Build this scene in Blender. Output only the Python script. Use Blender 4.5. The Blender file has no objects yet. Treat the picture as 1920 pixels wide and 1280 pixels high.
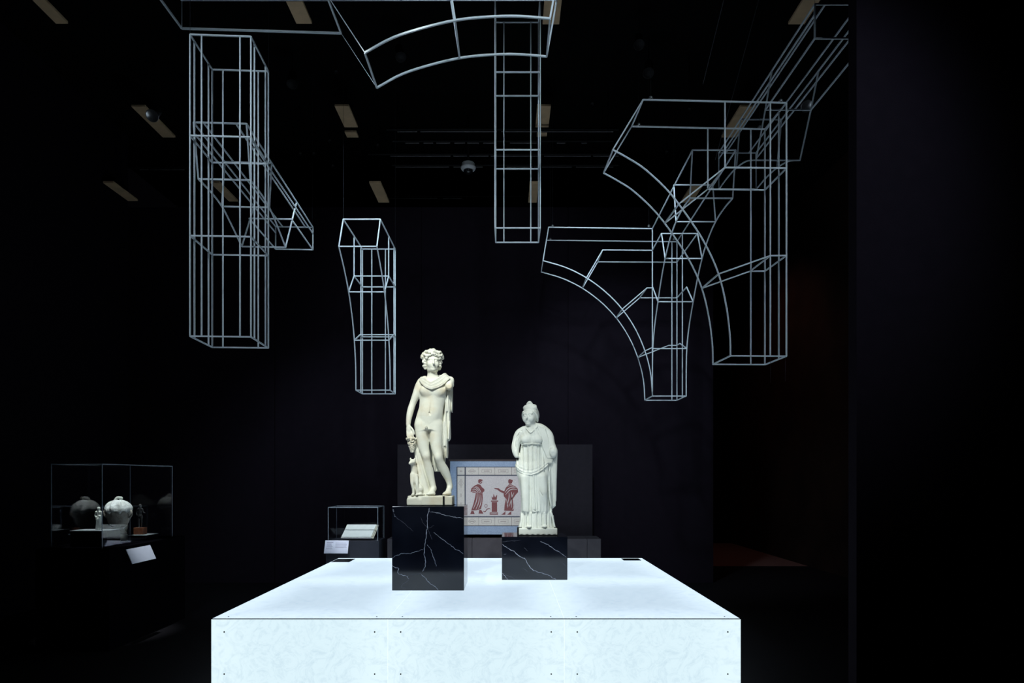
import bpy, bmesh, math, random
import numpy as np
from mathutils import Vector, Matrix
from mathutils.geometry import tessellate_polygon
random.seed(7)
scn = bpy.context.scene
C = scn.collection
# ------------------------------------------------------------------ camera
FPX, CX, CY, CAMH = 1280.0, 955.0, 893.0, 1.65      # focal length / horizon of the photograph (1920 x 1280)
cam_d = bpy.data.cameras.new('camera'); cam = bpy.data.objects.new('camera', cam_d); C.objects.link(cam)
cam.location = (0, 0, CAMH); cam.rotation_euler = (math.pi/2, 0, 0)
cam_d.sensor_width = 36; cam_d.lens = 24; cam_d.clip_start = .05; cam_d.clip_end = 100
cam_d.shift_y = (CY-640)/1920; cam_d.shift_x = (960-CX)/1920
scn.camera = cam
# ------------------------------------------------------------------ world, exposure
w = bpy.data.worlds.new('world'); scn.world = w; w.use_nodes = True
w.node_tree.nodes['Background'].inputs[0].default_value = (.3, .28, .4, 1)
w.node_tree.nodes['Background'].inputs[1].default_value = 0.002
scn.view_settings.view_transform = 'Standard'; scn.view_settings.look = 'None'
scn.view_settings.exposure = 0; scn.view_settings.gamma = 1; scn.view_settings.use_curve_mapping = False
BLOCK_EMIT = 1.2

# ------------------------------------------------------------------ helpers
def P(px, py, Y):
    """a seen point at distance Y -> place in the room"""
    return Vector(((px-CX)*Y/FPX, Y, CAMH+(CY-py)*Y/FPX))
MATS = {}
def mat(name, col, rough=.6, metal=0, spec=.5, noise=None, bump=None, emit=None):
    if name in MATS: return MATS[name]
    m = bpy.data.materials.new(name); m.use_nodes = True; nt = m.node_tree; b = nt.nodes['Principled BSDF']
    b.inputs['Base Color'].default_value = (*col, 1); b.inputs['Roughness'].default_value = rough
    b.inputs['Metallic'].default_value = metal; b.inputs['Specular IOR Level'].default_value = spec
    tc = nt.nodes.new('ShaderNodeTexCoord')
    if noise:                     # (scale, colour2, low, high)
        n = nt.nodes.new('ShaderNodeTexNoise'); n.inputs['Scale'].default_value = noise[0]; n.inputs['Detail'].default_value = 6
        nt.links.new(tc.outputs['Object'], n.inputs['Vector'])
        r = nt.nodes.new('ShaderNodeValToRGB'); r.color_ramp.elements[0].position = noise[2]; r.color_ramp.elements[1].position = noise[3]
        r.color_ramp.elements[0].color = (*col, 1); r.color_ramp.elements[1].color = (*noise[1], 1)
        nt.links.new(n.outputs['Fac'], r.inputs['Fac']); nt.links.new(r.outputs['Color'], b.inputs['Base Color'])
    if bump:                      # (scale, strength)
        n2 = nt.nodes.new('ShaderNodeTexNoise'); n2.inputs['Scale'].default_value = bump[0]; n2.inputs['Detail'].default_value = 4
        nt.links.new(tc.outputs['Object'], n2.inputs['Vector'])
        bp = nt.nodes.new('ShaderNodeBump'); bp.inputs['Strength'].default_value = bump[1]; bp.inputs['Distance'].default_value = .01
        nt.links.new(n2.outputs['Fac'], bp.inputs['Height']); nt.links.new(bp.outputs['Normal'], b.inputs['Normal'])
    if emit:
        b.inputs['Emission Color'].default_value = (*emit[0], 1); b.inputs['Emission Strength'].default_value = emit[1]
    MATS[name] = m; return m
def tag(o, label=None, cat=None, group=None, kind=None):
    if label: o['label'] = label
    if cat: o['category'] = cat
    if group: o['group'] = group
    if kind: o['kind'] = kind
    return o
def empty(name, loc=(0,0,0), rz=0):
    o = bpy.data.objects.new(name, None); C.objects.link(o); o.location = loc; o.rotation_euler[2] = rz
    o.empty_display_size = .1; return o
def link(name, me, m=None, parent=None, loc=None, rot=None, scale=None):
    o = bpy.data.objects.new(name, me); C.objects.link(o)
    if m is not None and not me.materials: me.materials.append(m)
    if parent is not None: o.parent = parent
    if loc is not None: o.location = loc
    if rot is not None: o.rotation_euler = rot
    if scale is not None: o.scale = scale
    return o
def pydata(name, v, f, m=None, parent=None, smooth=False, loc=None, rot=None):
    me = bpy.data.meshes.new(name); me.from_pydata([tuple(x) for x in v], [], f); me.update()
    if smooth: me.polygons.foreach_set('use_smooth', [True]*len(me.polygons))
    return link(name, me, m, parent, loc, rot)
def bmobj(name, bm, m=None, parent=None, smooth=False, loc=None, rot=None):
    bmesh.ops.recalc_face_normals(bm, faces=bm.faces)
    me = bpy.data.meshes.new(name); bm.to_mesh(me); bm.free()
    if smooth: me.polygons.foreach_set('use_smooth', [True]*len(me.polygons))
    return link(name, me, m, parent, loc, rot)
def add_box(bm, lo, hi, bevel=0):
    lo = Vector(lo); hi = Vector(hi)
    r = bmesh.ops.create_cube(bm, size=1, matrix=Matrix.Translation((lo+hi)/2) @ Matrix.Diagonal((*(hi-lo), 1)))
    if bevel:
        es = list({e for v in r['verts'] for e in v.link_edges})
        bmesh.ops.bevel(bm, geom=es, offset=bevel, segments=2, affect='EDGES', profile=.5)
def box(name, lo, hi, m=None, parent=None, bevel=0, loc=None, rot=None):
    bm = bmesh.new(); add_box(bm, lo, hi, bevel); return bmobj(name, bm, m, parent, loc=loc, rot=rot)
def lathe(name, prof, m, parent=None, seg=32, loc=None, rot=None, smooth=True):
    v = []; f = []
    for r, z in prof:
        for k in range(seg):
            a = 2*math.pi*k/seg; v.append((r*math.cos(a), r*math.sin(a), z))
    n = len(prof)
    for i in range(n-1):
        for k in range(seg):
            f.append((i*seg+k, i*seg+(k+1) % seg, (i+1)*seg+(k+1) % seg, (i+1)*seg+k))
    f.append(tuple(range(seg))[::-1]); f.append(tuple((n-1)*seg+k for k in range(seg)))
    return pydata(name, v, f, m, parent, smooth, loc, rot)
# shared bar mesh (unit cylinder along z)
def _cyl(seg=8):
    v = []; f = []
    for z in (0, 1):
        for k in range(seg):
            a = 2*math.pi*k/seg; v.append((math.cos(a), math.sin(a), z))
    for k in range(seg): f.append((k, (k+1) % seg, seg+(k+1) % seg, seg+k))
    f.append(tuple(range(seg))[::-1]); f.append(tuple(range(seg, 2*seg)))
    return v, f
CYL = {}
def bar(p, q, r, m, parent, name='bar'):
    """straight rod between two points given relative to the parent"""
    if m.name not in CYL:
        v, f = _cyl() if m is not M_wire else ([(a*.92, b*.92, z) for z in (0, 1) for a, b in ((-1, -1), (1, -1), (1, 1), (-1, 1))], [(0, 1, 5, 4), (1, 2, 6, 5), (2, 3, 7, 6), (3, 0, 4, 7), (3, 2, 1, 0), (4, 5, 6, 7)])
        me = bpy.data.meshes.new('bar_'+m.name); me.from_pydata(v, [], f); me.update()
        me.polygons.foreach_set('use_smooth', [len(x) == 4 and m is not M_wire for x in f]); me.materials.append(m); CYL[m.name] = me
    p = Vector(p); q = Vector(q); d = q-p
    o = bpy.data.objects.new(name, CYL[m.name]); C.objects.link(o); o.parent = parent
    o.location = p; o.rotation_mode = 'XYZ'; o.rotation_euler = d.to_track_quat('Z', 'Y').to_euler(); o.scale = (r, r, d.length)
    return o
def catmull(pts, n=6):
    pts = [Vector(p) for p in pts]; out = []
    ext = [pts[0]*2-pts[1]]+pts+[pts[-1]*2-pts[-2]]
    for i in range(1, len(ext)-2):
        a, b, c, d = ext[i-1:i+3]
        for k in range(n):
            t = k/n
            out.append(.5*((2*b)+(c-a)*t+(2*a-5*b+4*c-d)*t*t+(3*b-a-3*c+d)*t**3))
    out.append(pts[-1]); return out
def tube_mesh(pts, r, seg=8):
    pts = [Vector(p) for p in pts]; v = []; f = []
    for i, p in enumerate(pts):
        t = (pts[min(i+1, len(pts)-1)]-pts[max(i-1, 0)]).normalized()
        a = t.orthogonal().normalized() if i == 0 else (a-t*a.dot(t)).normalized()
        b = t.cross(a)
        for k in range(seg):
            an = 2*math.pi*k/seg; v.append(p+a*(r*math.cos(an))+b*(r*math.sin(an)))
    for i in range(len(pts)-1):
        for k in range(seg): f.append((i*seg+k, i*seg+(k+1) % seg, (i+1)*seg+(k+1) % seg, (i+1)*seg+k))
    f.append(tuple(range(seg))[::-1]); f.append(tuple((len(pts)-1)*seg+k for k in range(seg)))
    return v, f
def arc(pts, r, m, parent, n=6, name='arc_bar'):
    q = catmull(pts, n); nn = (q[len(q)//2]-q[0]).cross(q[-1]-q[0]).normalized(); v = []; f = []
    for i, p in enumerate(q):                     # flat strip section in the plane of the arc
        t = (q[min(i+1, len(q)-1)]-q[max(i-1, 0)]).normalized(); b = t.cross(nn)
        v += [p+(nn*sa+b*sb)*r*.92 for sa, sb in ((-1, -1), (1, -1), (1, 1), (-1, 1))]
    for i in range(len(q)-1):
        for k in range(4): f.append((i*4+k, i*4+(k+1) % 4, i*4+4+(k+1) % 4, i*4+4+k))
    e = 4*(len(q)-1); f += [(3, 2, 1, 0), (e, e+1, e+2, e+3)]
    o = pydata(name, v, f, m, parent)
    bm = bmesh.new(); bm.from_mesh(o.data); bmesh.ops.recalc_face_normals(bm, faces=bm.faces); bm.to_mesh(o.data); bm.free(); return o

# ------------------------------------------------------------------ signed-distance sculpting
class Vol:
    def __init__(s, lo, hi, h):
        s.h = h; s.lo = np.array(lo, np.float32); n = np.ceil((np.array(hi)-np.array(lo))/h).astype(int)+1
        s.F = np.ones(n, np.float32)
        s.ax = [s.lo[i]+np.arange(n[i], dtype=np.float32)*h for i in range(3)]
    def region(s, lo, hi):
        sl = []; g = []
        for i in range(3):
            a = max(0, int((lo[i]-s.lo[i])/s.h)); b = min(len(s.ax[i]), int((hi[i]-s.lo[i])/s.h)+2)
            sl.append(slice(a, max(a, b)))
        X = s.ax[0][sl[0]][:, None, None]; Y = s.ax[1][sl[1]][None, :, None]; Z = s.ax[2][sl[2]][None, None, :]
        return tuple(sl), X, Y, Z
    def mix(s, sl, d, k, op):
        a = s.F[sl]
        if op == '+':
            hh = np.maximum(k-np.abs(a-d), 0)/k; s.F[sl] = np.minimum(a, d)-hh*hh*k*.25
        else:
            d = -d; hh = np.maximum(k-np.abs(a-d), 0)/k; s.F[sl] = np.maximum(a, d)+hh*hh*k*.25
    def cap(s, a, b, ra, rb=None, k=.02, op='+', sy=1.0):
        """tapered capsule, sy flattens it front to back"""
        rb = ra if rb is None else rb; a = np.array(a, np.float32); b = np.array(b, np.float32)
        pad = max(ra, rb)*max(1, sy)+k+.01
        sl, X, Y, Z = s.region(np.minimum(a, b)-pad, np.maximum(a, b)+pad)
        ab = b-a; L = float(ab@ab)+1e-9
        t = np.clip(((X-a[0])*ab[0]+(Y-a[1])*ab[1]+(Z-a[2])*ab[2])/L, 0, 1)
        d = np.sqrt((X-a[0]-t*ab[0])**2+((Y-a[1]-t*ab[1])/sy)**2+(Z-a[2]-t*ab[2])**2)-(ra+(rb-ra)*t)
        s.mix(sl, d, k, op)
    def chain(s, pts, rs, k=.02, op='+', sy=1.0):
        n = len(pts); rs = list(rs) if hasattr(rs, '__len__') else [rs]*n
        if n > 2 and n < 12:                      # smooth the run of joints and radii
            q4 = catmull([Vector((*p, )) for p in pts], 4); m = len(q4)
            rs = list(np.interp(np.linspace(0, n-1, m), range(n), rs)); pts = [tuple(p) for p in q4]
            rs = [rs[0]]+[(rs[i-1]+2*rs[i]+rs[i+1])/4 for i in range(1, m-1)]+[rs[-1]]
        A = np.array(pts, np.float32); pad = max(rs)*max(1, sy)+k+.01
        sl, X, Y, Z = s.region(A.min(0)-pad, A.max(0)+pad); D = None
        for i in range(len(pts)-1):
            a, b = A[i], A[i+1]; ab = b-a; L = float(ab@ab)+1e-9
            t = np.clip(((X-a[0])*ab[0]+(Y-a[1])*ab[1]+(Z-a[2])*ab[2])/L, 0, 1)
            d = np.sqrt((X-a[0]-t*ab[0])**2+((Y-a[1]-t*ab[1])/sy)**2+(Z-a[2]-t*ab[2])**2)-(rs[i]+(rs[i+1]-rs[i])*t)
            D = d if D is None else np.minimum(D, d)
        s.mix(sl, D, k, op)
    def ell(s, c, r, k=.02, op='+', rz=0, rx=0, ry=0):
        c = np.array(c, np.float32); pad = max(r)+k+.01
        sl, X, Y, Z = s.region(c-pad, c+pad)
        M = np.array((Matrix.Rotation(rz, 3, 'Z') @ Matrix.Rotation(ry, 3, 'Y') @ Matrix.Rotation(rx, 3, 'X')).transposed())
        x, y, z = X-c[0], Y-c[1], Z-c[2]
        u = [(M[i, 0]*x+M[i, 1]*y+M[i, 2]*z)/r[i] for i in range(3)]
        q = np.sqrt(u[0]**2+u[1]**2+u[2]**2)
        g = np.sqrt((u[0]/r[0])**2+(u[1]/r[1])**2+(u[2]/r[2])**2)+1e-6
        s.mix(sl, q*(q-1)/g, k, op)
    def loft(s, secs, k=.02, op='+', disp=None, yc=0):
        """stack of elliptical sections (z, cx, cy, rx, ry) from bottom to top"""
        S = np.array(sorted(secs), np.float32); pad = .04
        sl, X, Y, Z = s.region((S[:, 1].min()-S[:, 3].max()-pad, S[:, 2].min()-S[:, 4].max()-pad, S[0, 0]-pad),
                               (S[:, 1].max()+S[:, 3].max()+pad, S[:, 2].max()+S[:, 4].max()+pad, S[-1, 0]+pad))
        z = Z.ravel(); zc = np.clip(z, S[0, 0], S[-1, 0])
        zz = np.linspace(S[0, 0], S[-1, 0], 200); ker = np.ones(9)/9
        def it(i):
            y = np.interp(zz, S[:, 0], S[:, i]); y = np.convolve(np.pad(y, 4, 'edge'), ker, 'valid')
            return np.interp(zc, zz, y).astype(np.float32)[None, None, :]
        cx, cy, rx, ry = it(1), it(2), it(3), it(4)
        u = (X-cx)/rx; v = (Y-cy)/ry; q = np.sqrt(u*u+v*v)+1e-6
        g = np.sqrt((u/rx)**2+(v/ry)**2)+1e-6
        d = q*(q-1)/g
        if disp is not None: d = d+disp(np.arctan2(v, u), Z, X, Y)
        d = np.maximum(d, np.maximum(S[0, 0]-Z, Z-S[-1, 0]))
        s.mix(sl, d, k, op)
    def boxd(s, lo, hi, r=.01, k=.01, op='+'):
        lo = np.array(lo, np.float32); hi = np.array(hi, np.float32); c = (lo+hi)/2; e = (hi-lo)/2-r
        sl, X, Y, Z = s.region(lo-.03, hi+.03)
        a = [np.abs(X-c[0])-e[0], np.abs(Y-c[1])-e[1], np.abs(Z-c[2])-e[2]]
        d = np.sqrt(np.maximum(a[0], 0)**2+np.maximum(a[1], 0)**2+np.maximum(a[2], 0)**2)+np.minimum(np.maximum(np.maximum(a[0], a[1]), a[2]), 0)-r
        s.mix(sl, d, k, op)
    def mesh(s, name, m, parent, loc=None):
        F = s.F.copy(); F[0], F[-1], F[:, 0], F[:, -1], F[:, :, 0], F[:, :, -1] = 1, 1, 1, 1, 1, 1
        F = np.clip(F, -.05, .05); I = F < 0
        sub = lambda A, d: A[d[0]:A.shape[0]-1+d[0], d[1]:A.shape[1]-1+d[1], d[2]:A.shape[2]-1+d[2]]
        cor = [(i, j, k) for i in (0, 1) for j in (0, 1) for k in (0, 1)]
        cnt = sum(sub(I, d).astype(np.int8) for d in cor)
        act = (cnt > 0) & (cnt < 8); ids = -np.ones(act.shape, np.int32); ijk = np.argwhere(act); ids[act] = np.arange(len(ijk))
        pos = np.zeros((len(ijk), 3)); num = np.zeros(len(ijk)); i, j, k = ijk.T
        for a in cor:
            for ax in range(3):
                if a[ax]: continue
                b = list(a); b[ax] = 1
                v0 = F[i+a[0], j+a[1], k+a[2]]; v1 = F[i+b[0], j+b[1], k+b[2]]; mk = (v0 < 0) != (v1 < 0)
                t = np.where(mk, v0/np.where(mk, v0-v1, 1), 0)
                pt = np.array(a, float)[None, :].repeat(len(ijk), 0); pt[:, ax] += t
                pos += pt*mk[:, None]; num += mk
        pos = (pos/num[:, None]+ijk)*s.h+s.lo
        Q = []
        for ax in range(3):
            b, c = [(1, 2), (2, 0), (0, 1)][ax]
            d0 = [slice(None)]*3; d1 = [slice(None)]*3; d0[ax] = slice(0, -1); d1[ax] = slice(1, None)
            A = I[tuple(d0)]; B = I[tuple(d1)]
            e = np.argwhere(A != B); ins = A[tuple(e.T)]
            def cell(db, dc):
                x = e.copy(); x[:, b] += db; x[:, c] += dc; return ids[tuple(x.T)]
            q = np.stack([cell(-1, -1), cell(0, -1), cell(0, 0), cell(-1, 0)], 1)
            q[~ins] = q[~ins][:, ::-1]; Q.append(q)
        Q = np.concatenate(Q)
        me = bpy.data.meshes.new(name); nv, nf = len(pos), len(Q)
        me.vertices.add(nv); me.vertices.foreach_set('co', pos.astype(np.float32).ravel())
        me.loops.add(nf*4); me.loops.foreach_set('vertex_index', Q.astype(np.int32).ravel())
        me.polygons.add(nf); me.polygons.foreach_set('loop_start', np.arange(0, nf*4, 4, dtype=np.int32))
        me.polygons.foreach_set('loop_total', np.full(nf, 4, np.int32))
        me.polygons.foreach_set('use_smooth', np.ones(nf, bool)); me.update(calc_edges=True); me.validate()
        return link(name, me, m, parent, loc)

# ------------------------------------------------------------------ materials
M_wall = mat('black_fabric_wall', (.0145, .0105, .0168), .9, spec=.05, noise=(9, (.0115, .0085, .0138), .3, .7), bump=(160, .15))
M_part = mat('dark_partition', (.010, .008, .013), .9, spec=.05, noise=(6, (.008, .0065, .010), .3, .7), bump=(160, .15))
M_floor = mat('black_carpet', (.006, .005, .0075), .95, spec=.1, noise=(40, (.004, .0035, .005), .3, .7), bump=(300, .3))
M_pfloor = mat('brown_carpet', (.15, .085, .08), .95, spec=.1, noise=(60, (.11, .06, .055), .3, .7), bump=(200, .2))
M_ceil = mat('black_ceiling', (.0025, .0025, .0025), .95, spec=.1, noise=(3, (.0018, .0018, .0018), .3, .7))
M_pass = mat('brown_black_wall', (.03, .016, .012), .9, spec=.1, noise=(1.2, (.016, .009, .008), .35, .65))
M_soffit = mat('tan_board', (.80, .56, .34), .7, spec=.2, noise=(7, (.68, .48, .29), .35, .65))
M_blackmetal = mat('black_metal', (.006, .006, .0065), .6, spec=.2, noise=(30, (.0045, .0045, .005), .3, .7))
M_pipe = mat('grey_pipe', (.16, .15, .16), .5, metal=.3, noise=(25, (.10, .095, .10), .3, .7))
M_steel = mat('brushed_steel', (.55, .56, .58), .3, metal=.9, noise=(60, (.45, .46, .48), .3, .7))
M_wire = mat('white_painted_steel', (.84, .92, .98), .4, spec=.5, noise=(20, (.80, .88, .95), .3, .7))
M_cable = mat('thin_dark_cable', (.03, .03, .035), .6, noise=(80, (.02, .02, .024), .3, .7))
M_plinth = mat('dark_grey_board', (.050, .046, .056), .8, spec=.2, noise=(12, (.042, .038, .047), .3, .7))
M_board = mat('charcoal_board', (.029, .024, .031), .85, spec=.1, noise=(12, (.024, .020, .026), .3, .7))
M_case = mat('navy_black_case', (.020, .022, .035), .7, spec=.3, noise=(12, (.016, .018, .028), .3, .7))
M_caseblack = mat('black_case', (.0022, .002, .003), .95, spec=.0, noise=(12, (.0018, .0017, .0025), .3, .7))
M_card = mat('white_card', (.62, .64, .78), .7, noise=(15, (.58, .60, .74), .3, .7))
M_ink = mat('grey_ink', (.22, .22, .33), .8, noise=(60, (.28, .28, .38), .3, .7))
M_white = mat('white_plastic', (.7, .7, .72), .4, noise=(40, (.66, .66, .68), .3, .7))

def emission_panel(name, strength, tint):
    """acrylic panel lit by strips of lamps behind its edges, with fibrous mottling"""
    m = bpy.data.materials.new(name); m.use_nodes = True; nt = m.node_tree; b = nt.nodes['Principled BSDF']; N = nt.nodes.new; K = nt.links.new
    b.inputs['Base Color'].default_value = (.30, .34, .38, 1); b.inputs['Roughness'].default_value = .4
    tc = N('ShaderNodeTexCoord')
    n1 = N('ShaderNodeTexNoise'); n1.inputs['Scale'].default_value = 7; n1.inputs['Detail'].default_value = 12; n1.inputs['Distortion'].default_value = 2.5; n1.inputs['Roughness'].default_value = .75
    K(tc.outputs['Object'], n1.inputs['Vector'])
    r1 = N('ShaderNodeValToRGB'); r1.color_ramp.elements[0].position = .30; r1.color_ramp.elements[1].position = .52
    r1.color_ramp.elements[0].color = (.80, .83, .87, 1); r1.color_ramp.elements[1].color = (1, 1, 1, 1)
    K(n1.outputs['Fac'], r1.inputs['Fac'])
    sep = N('ShaderNodeSeparateXYZ'); K(tc.outputs['Generated'], sep.inputs[0])
    def edge(o):
        a = N('ShaderNodeMath'); a.operation = 'SUBTRACT'; K(o, a.inputs[0]); a.inputs[1].default_value = .5
        c = N('ShaderNodeMath'); c.operation = 'ABSOLUTE'; K(a.outputs[0], c.inputs[0]); return c.outputs[0]
    mxm = N('ShaderNodeMath'); mxm.operation = 'MAXIMUM'; K(edge(sep.outputs[0]), mxm.inputs[0]); K(edge(sep.outputs[1 if 'top' in name else 0]), mxm.inputs[1])
    r2 = N('ShaderNodeValToRGB'); r2.color_ramp.interpolation = 'EASE'
    r2.color_ramp.elements[0].position = .18; r2.color_ramp.elements[1].position = .5
    c0 = .80 if 'top' in name else .955
    r2.color_ramp.elements[0].color = (c0*.97, c0*.985, c0, 1); r2.color_ramp.elements[1].color = (1, 1, 1, 1)
    K(mxm.outputs[0], r2.inputs['Fac'])
    def mul(a, bb):
        mx = N('ShaderNodeMixRGB'); mx.blend_type = 'MULTIPLY'; mx.inputs[0].default_value = 1; K(a, mx.inputs[1])
        if isinstance(bb, tuple): mx.inputs[2].default_value = bb
        else: K(bb, mx.inputs[2])
        return mx.outputs[0]
    K(mul(mul(r1.outputs[0], r2.outputs[0]), (*tint, 1)), b.inputs['Emission Color']); b.inputs['Emission Strength'].default_value = strength*BLOCK_EMIT
    MATS[name] = m; return m
M_panel = emission_panel('backlit_panel', .86, (.77, .94, 1))
M_ptop = emission_panel('backlit_top_panel', .90, (.71, .87, 1))

def marble_black():
    m = bpy.data.materials.new('polished_black_marble'); m.use_nodes = True; nt = m.node_tree; b = nt.nodes['Principled BSDF']
    b.inputs['Roughness'].default_value = .09; b.inputs['Specular IOR Level'].default_value = .62
    tc = nt.nodes.new('ShaderNodeTexCoord')
    n = nt.nodes.new('ShaderNodeTexNoise'); n.inputs['Scale'].default_value = 3; n.inputs['Detail'].default_value = 8
    nt.links.new(tc.outputs['Object'], n.inputs['Vector'])
    r = nt.nodes.new('ShaderNodeValToRGB'); r.color_ramp.elements[0].position = .3; r.color_ramp.elements[1].position = .75
    r.color_ramp.elements[0].color = (.004, .005, .009, 1); r.color_ramp.elements[1].color = (.012, .014, .024, 1)
    nt.links.new(n.outputs['Fac'], r.inputs['Fac']); nt.links.new(r.outputs['Color'], b.inputs['Base Color'])
    MATS['polished_black_marble'] = m; return m
M_marble = marble_black()
M_vein = mat('white_marble_vein', (.50, .52, .62), .25, noise=(40, (.22, .23, .30), .4, .7))
M_veinthin = mat('grey_marble_vein', (.10, .105, .14), .2, noise=(50, (.05, .052, .07), .4, .65))
M_statue = mat('old_white_marble', (.76, .75, .66), .55, spec=.3, noise=(5, (.62, .52, .36), .50, .80), bump=(70, .12))
M_statue2 = mat('pale_marble', (.77, .79, .73), .55, spec=.3, noise=(7, (.66, .66, .58), .5, .8), bump=(70, .14))
def glass():
    m = bpy.data.materials.new('clear_glass'); m.use_nodes = True; nt = m.node_tree
    nt.nodes.remove(nt.nodes['Principled BSDF']); out = nt.nodes['Material Output']
    t = nt.nodes.new('ShaderNodeBsdfTransparent'); t.inputs[0].default_value = (.965, .975, .985, 1)
    g = nt.nodes.new('ShaderNodeBsdfGlossy'); g.inputs['Roughness'].default_value = .0
    f = nt.nodes.new('ShaderNodeFresnel'); ge = nt.nodes.new('ShaderNodeNewGeometry')
    io = nt.nodes.new('ShaderNodeMapRange'); io.inputs['To Min'].default_value = 1.5; io.inputs['To Max'].default_value = 1/1.5   # same reflectance on both faces of the thin pane
    nt.links.new(ge.outputs['Backfacing'], io.inputs['Value']); nt.links.new(io.outputs[0], f.inputs['IOR'])
    mx = nt.nodes.new('ShaderNodeMixShader')
    nt.links.new(f.outputs[0], mx.inputs[0]); nt.links.new(t.outputs[0], mx.inputs[1]); nt.links.new(g.outputs[0], mx.inputs[2])
    nt.links.new(mx.outputs[0], out.inputs['Surface'])
    MATS['clear_glass'] = m; return m
M_glass = glass()
M_edge = mat('polished_glass_edge', (.30, .34, .40), .15, noise=(30, (.22, .26, .32), .3, .7))

# ------------------------------------------------------------------ the room
WB = 10.6                                        # back wall
WTOP = CAMH+4.18; CEIL = CAMH+5.28
XR = (1338-CX)*WB/FPX; XL = (240-CX)*WB/FPX
def struct(o, label=None): tag(o, kind='structure'); return o
struct(box('floor', (-6.2, -3, -.1), (6.2, 12.57, 0), M_floor))
struct(box('floor_passage', (3.4, 12.57, -.1), (6.2, 17.2, 0.001), M_pfloor))
wall = struct(empty('wall_back', (0, WB, 0)))
xs = [XL-.3, (515-CX)*WB/FPX, (790-CX)*WB/FPX, (1065-CX)*WB/FPX, XR]
for a, b in zip(xs[:-1], xs[1:]):                # the wall is clad in tall boards with fine joints
    box('wall_board', (a+.004, 0, 0), (b-.004, .03, WTOP), M_wall, wall, bevel=.003)
box('wall_core', (XL-.3, .03, 0), (XR, .25, WTOP-.01), M_wall, wall)
struct(box('wall_left', (XL-.35, -3, 0), (XL, WB, CEIL), M_part))
struct(box('wall_rear', (-6.3, -3.2, 0), (6.3, -3, CEIL), M_part))
XP = (1606-CX)*5.0/FPX
struct(box('wall_near', (XP, 5.0, 0), (6.3, 5.12, CEIL), M_wall))
struct(box('wall_right', (6.0, -3, 0), (6.2, 5.0, CEIL), M_part))
struct(box('wall_passage', (5.5, 5.12, 0), (5.75, 17, CEIL), M_pass))
pas = struct(box('wall_far', (-6.3, 16.9, 0), (6.3, 17.1, CEIL), M_ceil))
struct(box('trim_1', (5.36, 7.92, 0), (5.5, 8.2, CEIL-.2), M_ceil))
ceil = struct(box('ceiling', (-6.5, -3.2, CEIL), (6.5, 17.2, CEIL+.1), M_ceil))
HC = CEIL-CAMH
def ceil_at(px, py, h=HC): Y = h*FPX/(CY-py); return ((px-CX)*Y/FPX, Y)
# pale soffit boards on the ceiling, in rows between the dark ducts: (left px, right px at top, top py, bottom py)
for k, (x0, x1, y0, y1) in enumerate([(536, 567, 3, 45), (627, 654, 199, 239), (646, 668, 248, 258), (692, 714, 343, 380),
        (1021, 1054, -4, 46), (1007, 1033, 199, 239), (1007, 1026, 249, 257), (993, 1010, 343, 380),
        (246, 272, 200, 258), (394, 412, 343, 378), (193, 213, 343, 377), (20, 38, 203, 258), (60, 84, 0, 45),
        (1388, 1418, 200, 258), (1296, 1318, 349, 380), (1512, 1545, -10, 46)]):
    hb = 4.25 if y0 > 300 else 4.85
    (xa, ya) = ceil_at(x0, y0, hb); (xb, _) = ceil_at(x1, y0, hb); (_, yb) = ceil_at(x0, y1, hb)
    o = box('soffit_board', (xa, min(ya, yb), hb+CAMH), (xb, max(ya, yb), hb+CAMH+.03), M_soffit, ceil, bevel=.004)
    bar(((xa+xb)/2, (ya+yb)/2, hb+CAMH+.02), ((xa+xb)/2, (ya+yb)/2, CEIL), .01, M_ceil, ceil, 'hanger_rod')

# ------------------------------------------------------------------ glowing block
H0 = 1.10; BT = CAMH-H0                          # top of the block
Y0 = FPX*H0/(1160-CY); Y1 = FPX*H0/(1046-CY)
X0 = (396-CX)*Y0/FPX; X1 = (1389-CX)*Y0/FPX
blk = tag(empty('lightbox_platform', ((X0+X1)/2, (Y0+Y1)/2, 0)), 'large low glowing white platform of backlit panels under both statues', 'platform')
bx, by = (X0+X1)/2, (Y0+Y1)/2
T = .02; G_ = .0005
M_core = mat('platform_carcass', (.2, .22, .24), .7, noise=(5, (.17, .19, .21), .3, .7))
box('carcass', (X0+T+.002-bx, Y0+T+.002-by, .0), (X1-T-.002-bx, Y1-T-.002-by, BT-T-.002), M_core, blk)
pw = (X1-X0)/3; pd = (Y1-Y0)/2
def screw(loc, rot, parent):
    global SCREW
    if 'SCREW' not in globals():
        v, f = _cyl(8); me = bpy.data.meshes.new('screw'); me.from_pydata([(a*.0058, b*.0058, c*.0035-.001) for a, b, c in v], [], f)
        me.materials.append(M_blackmetal); SCREW = me
    o = bpy.data.objects.new('screw', SCREW); C.objects.link(o); o.parent = parent; o.location = loc; o.rotation_euler = rot
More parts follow.
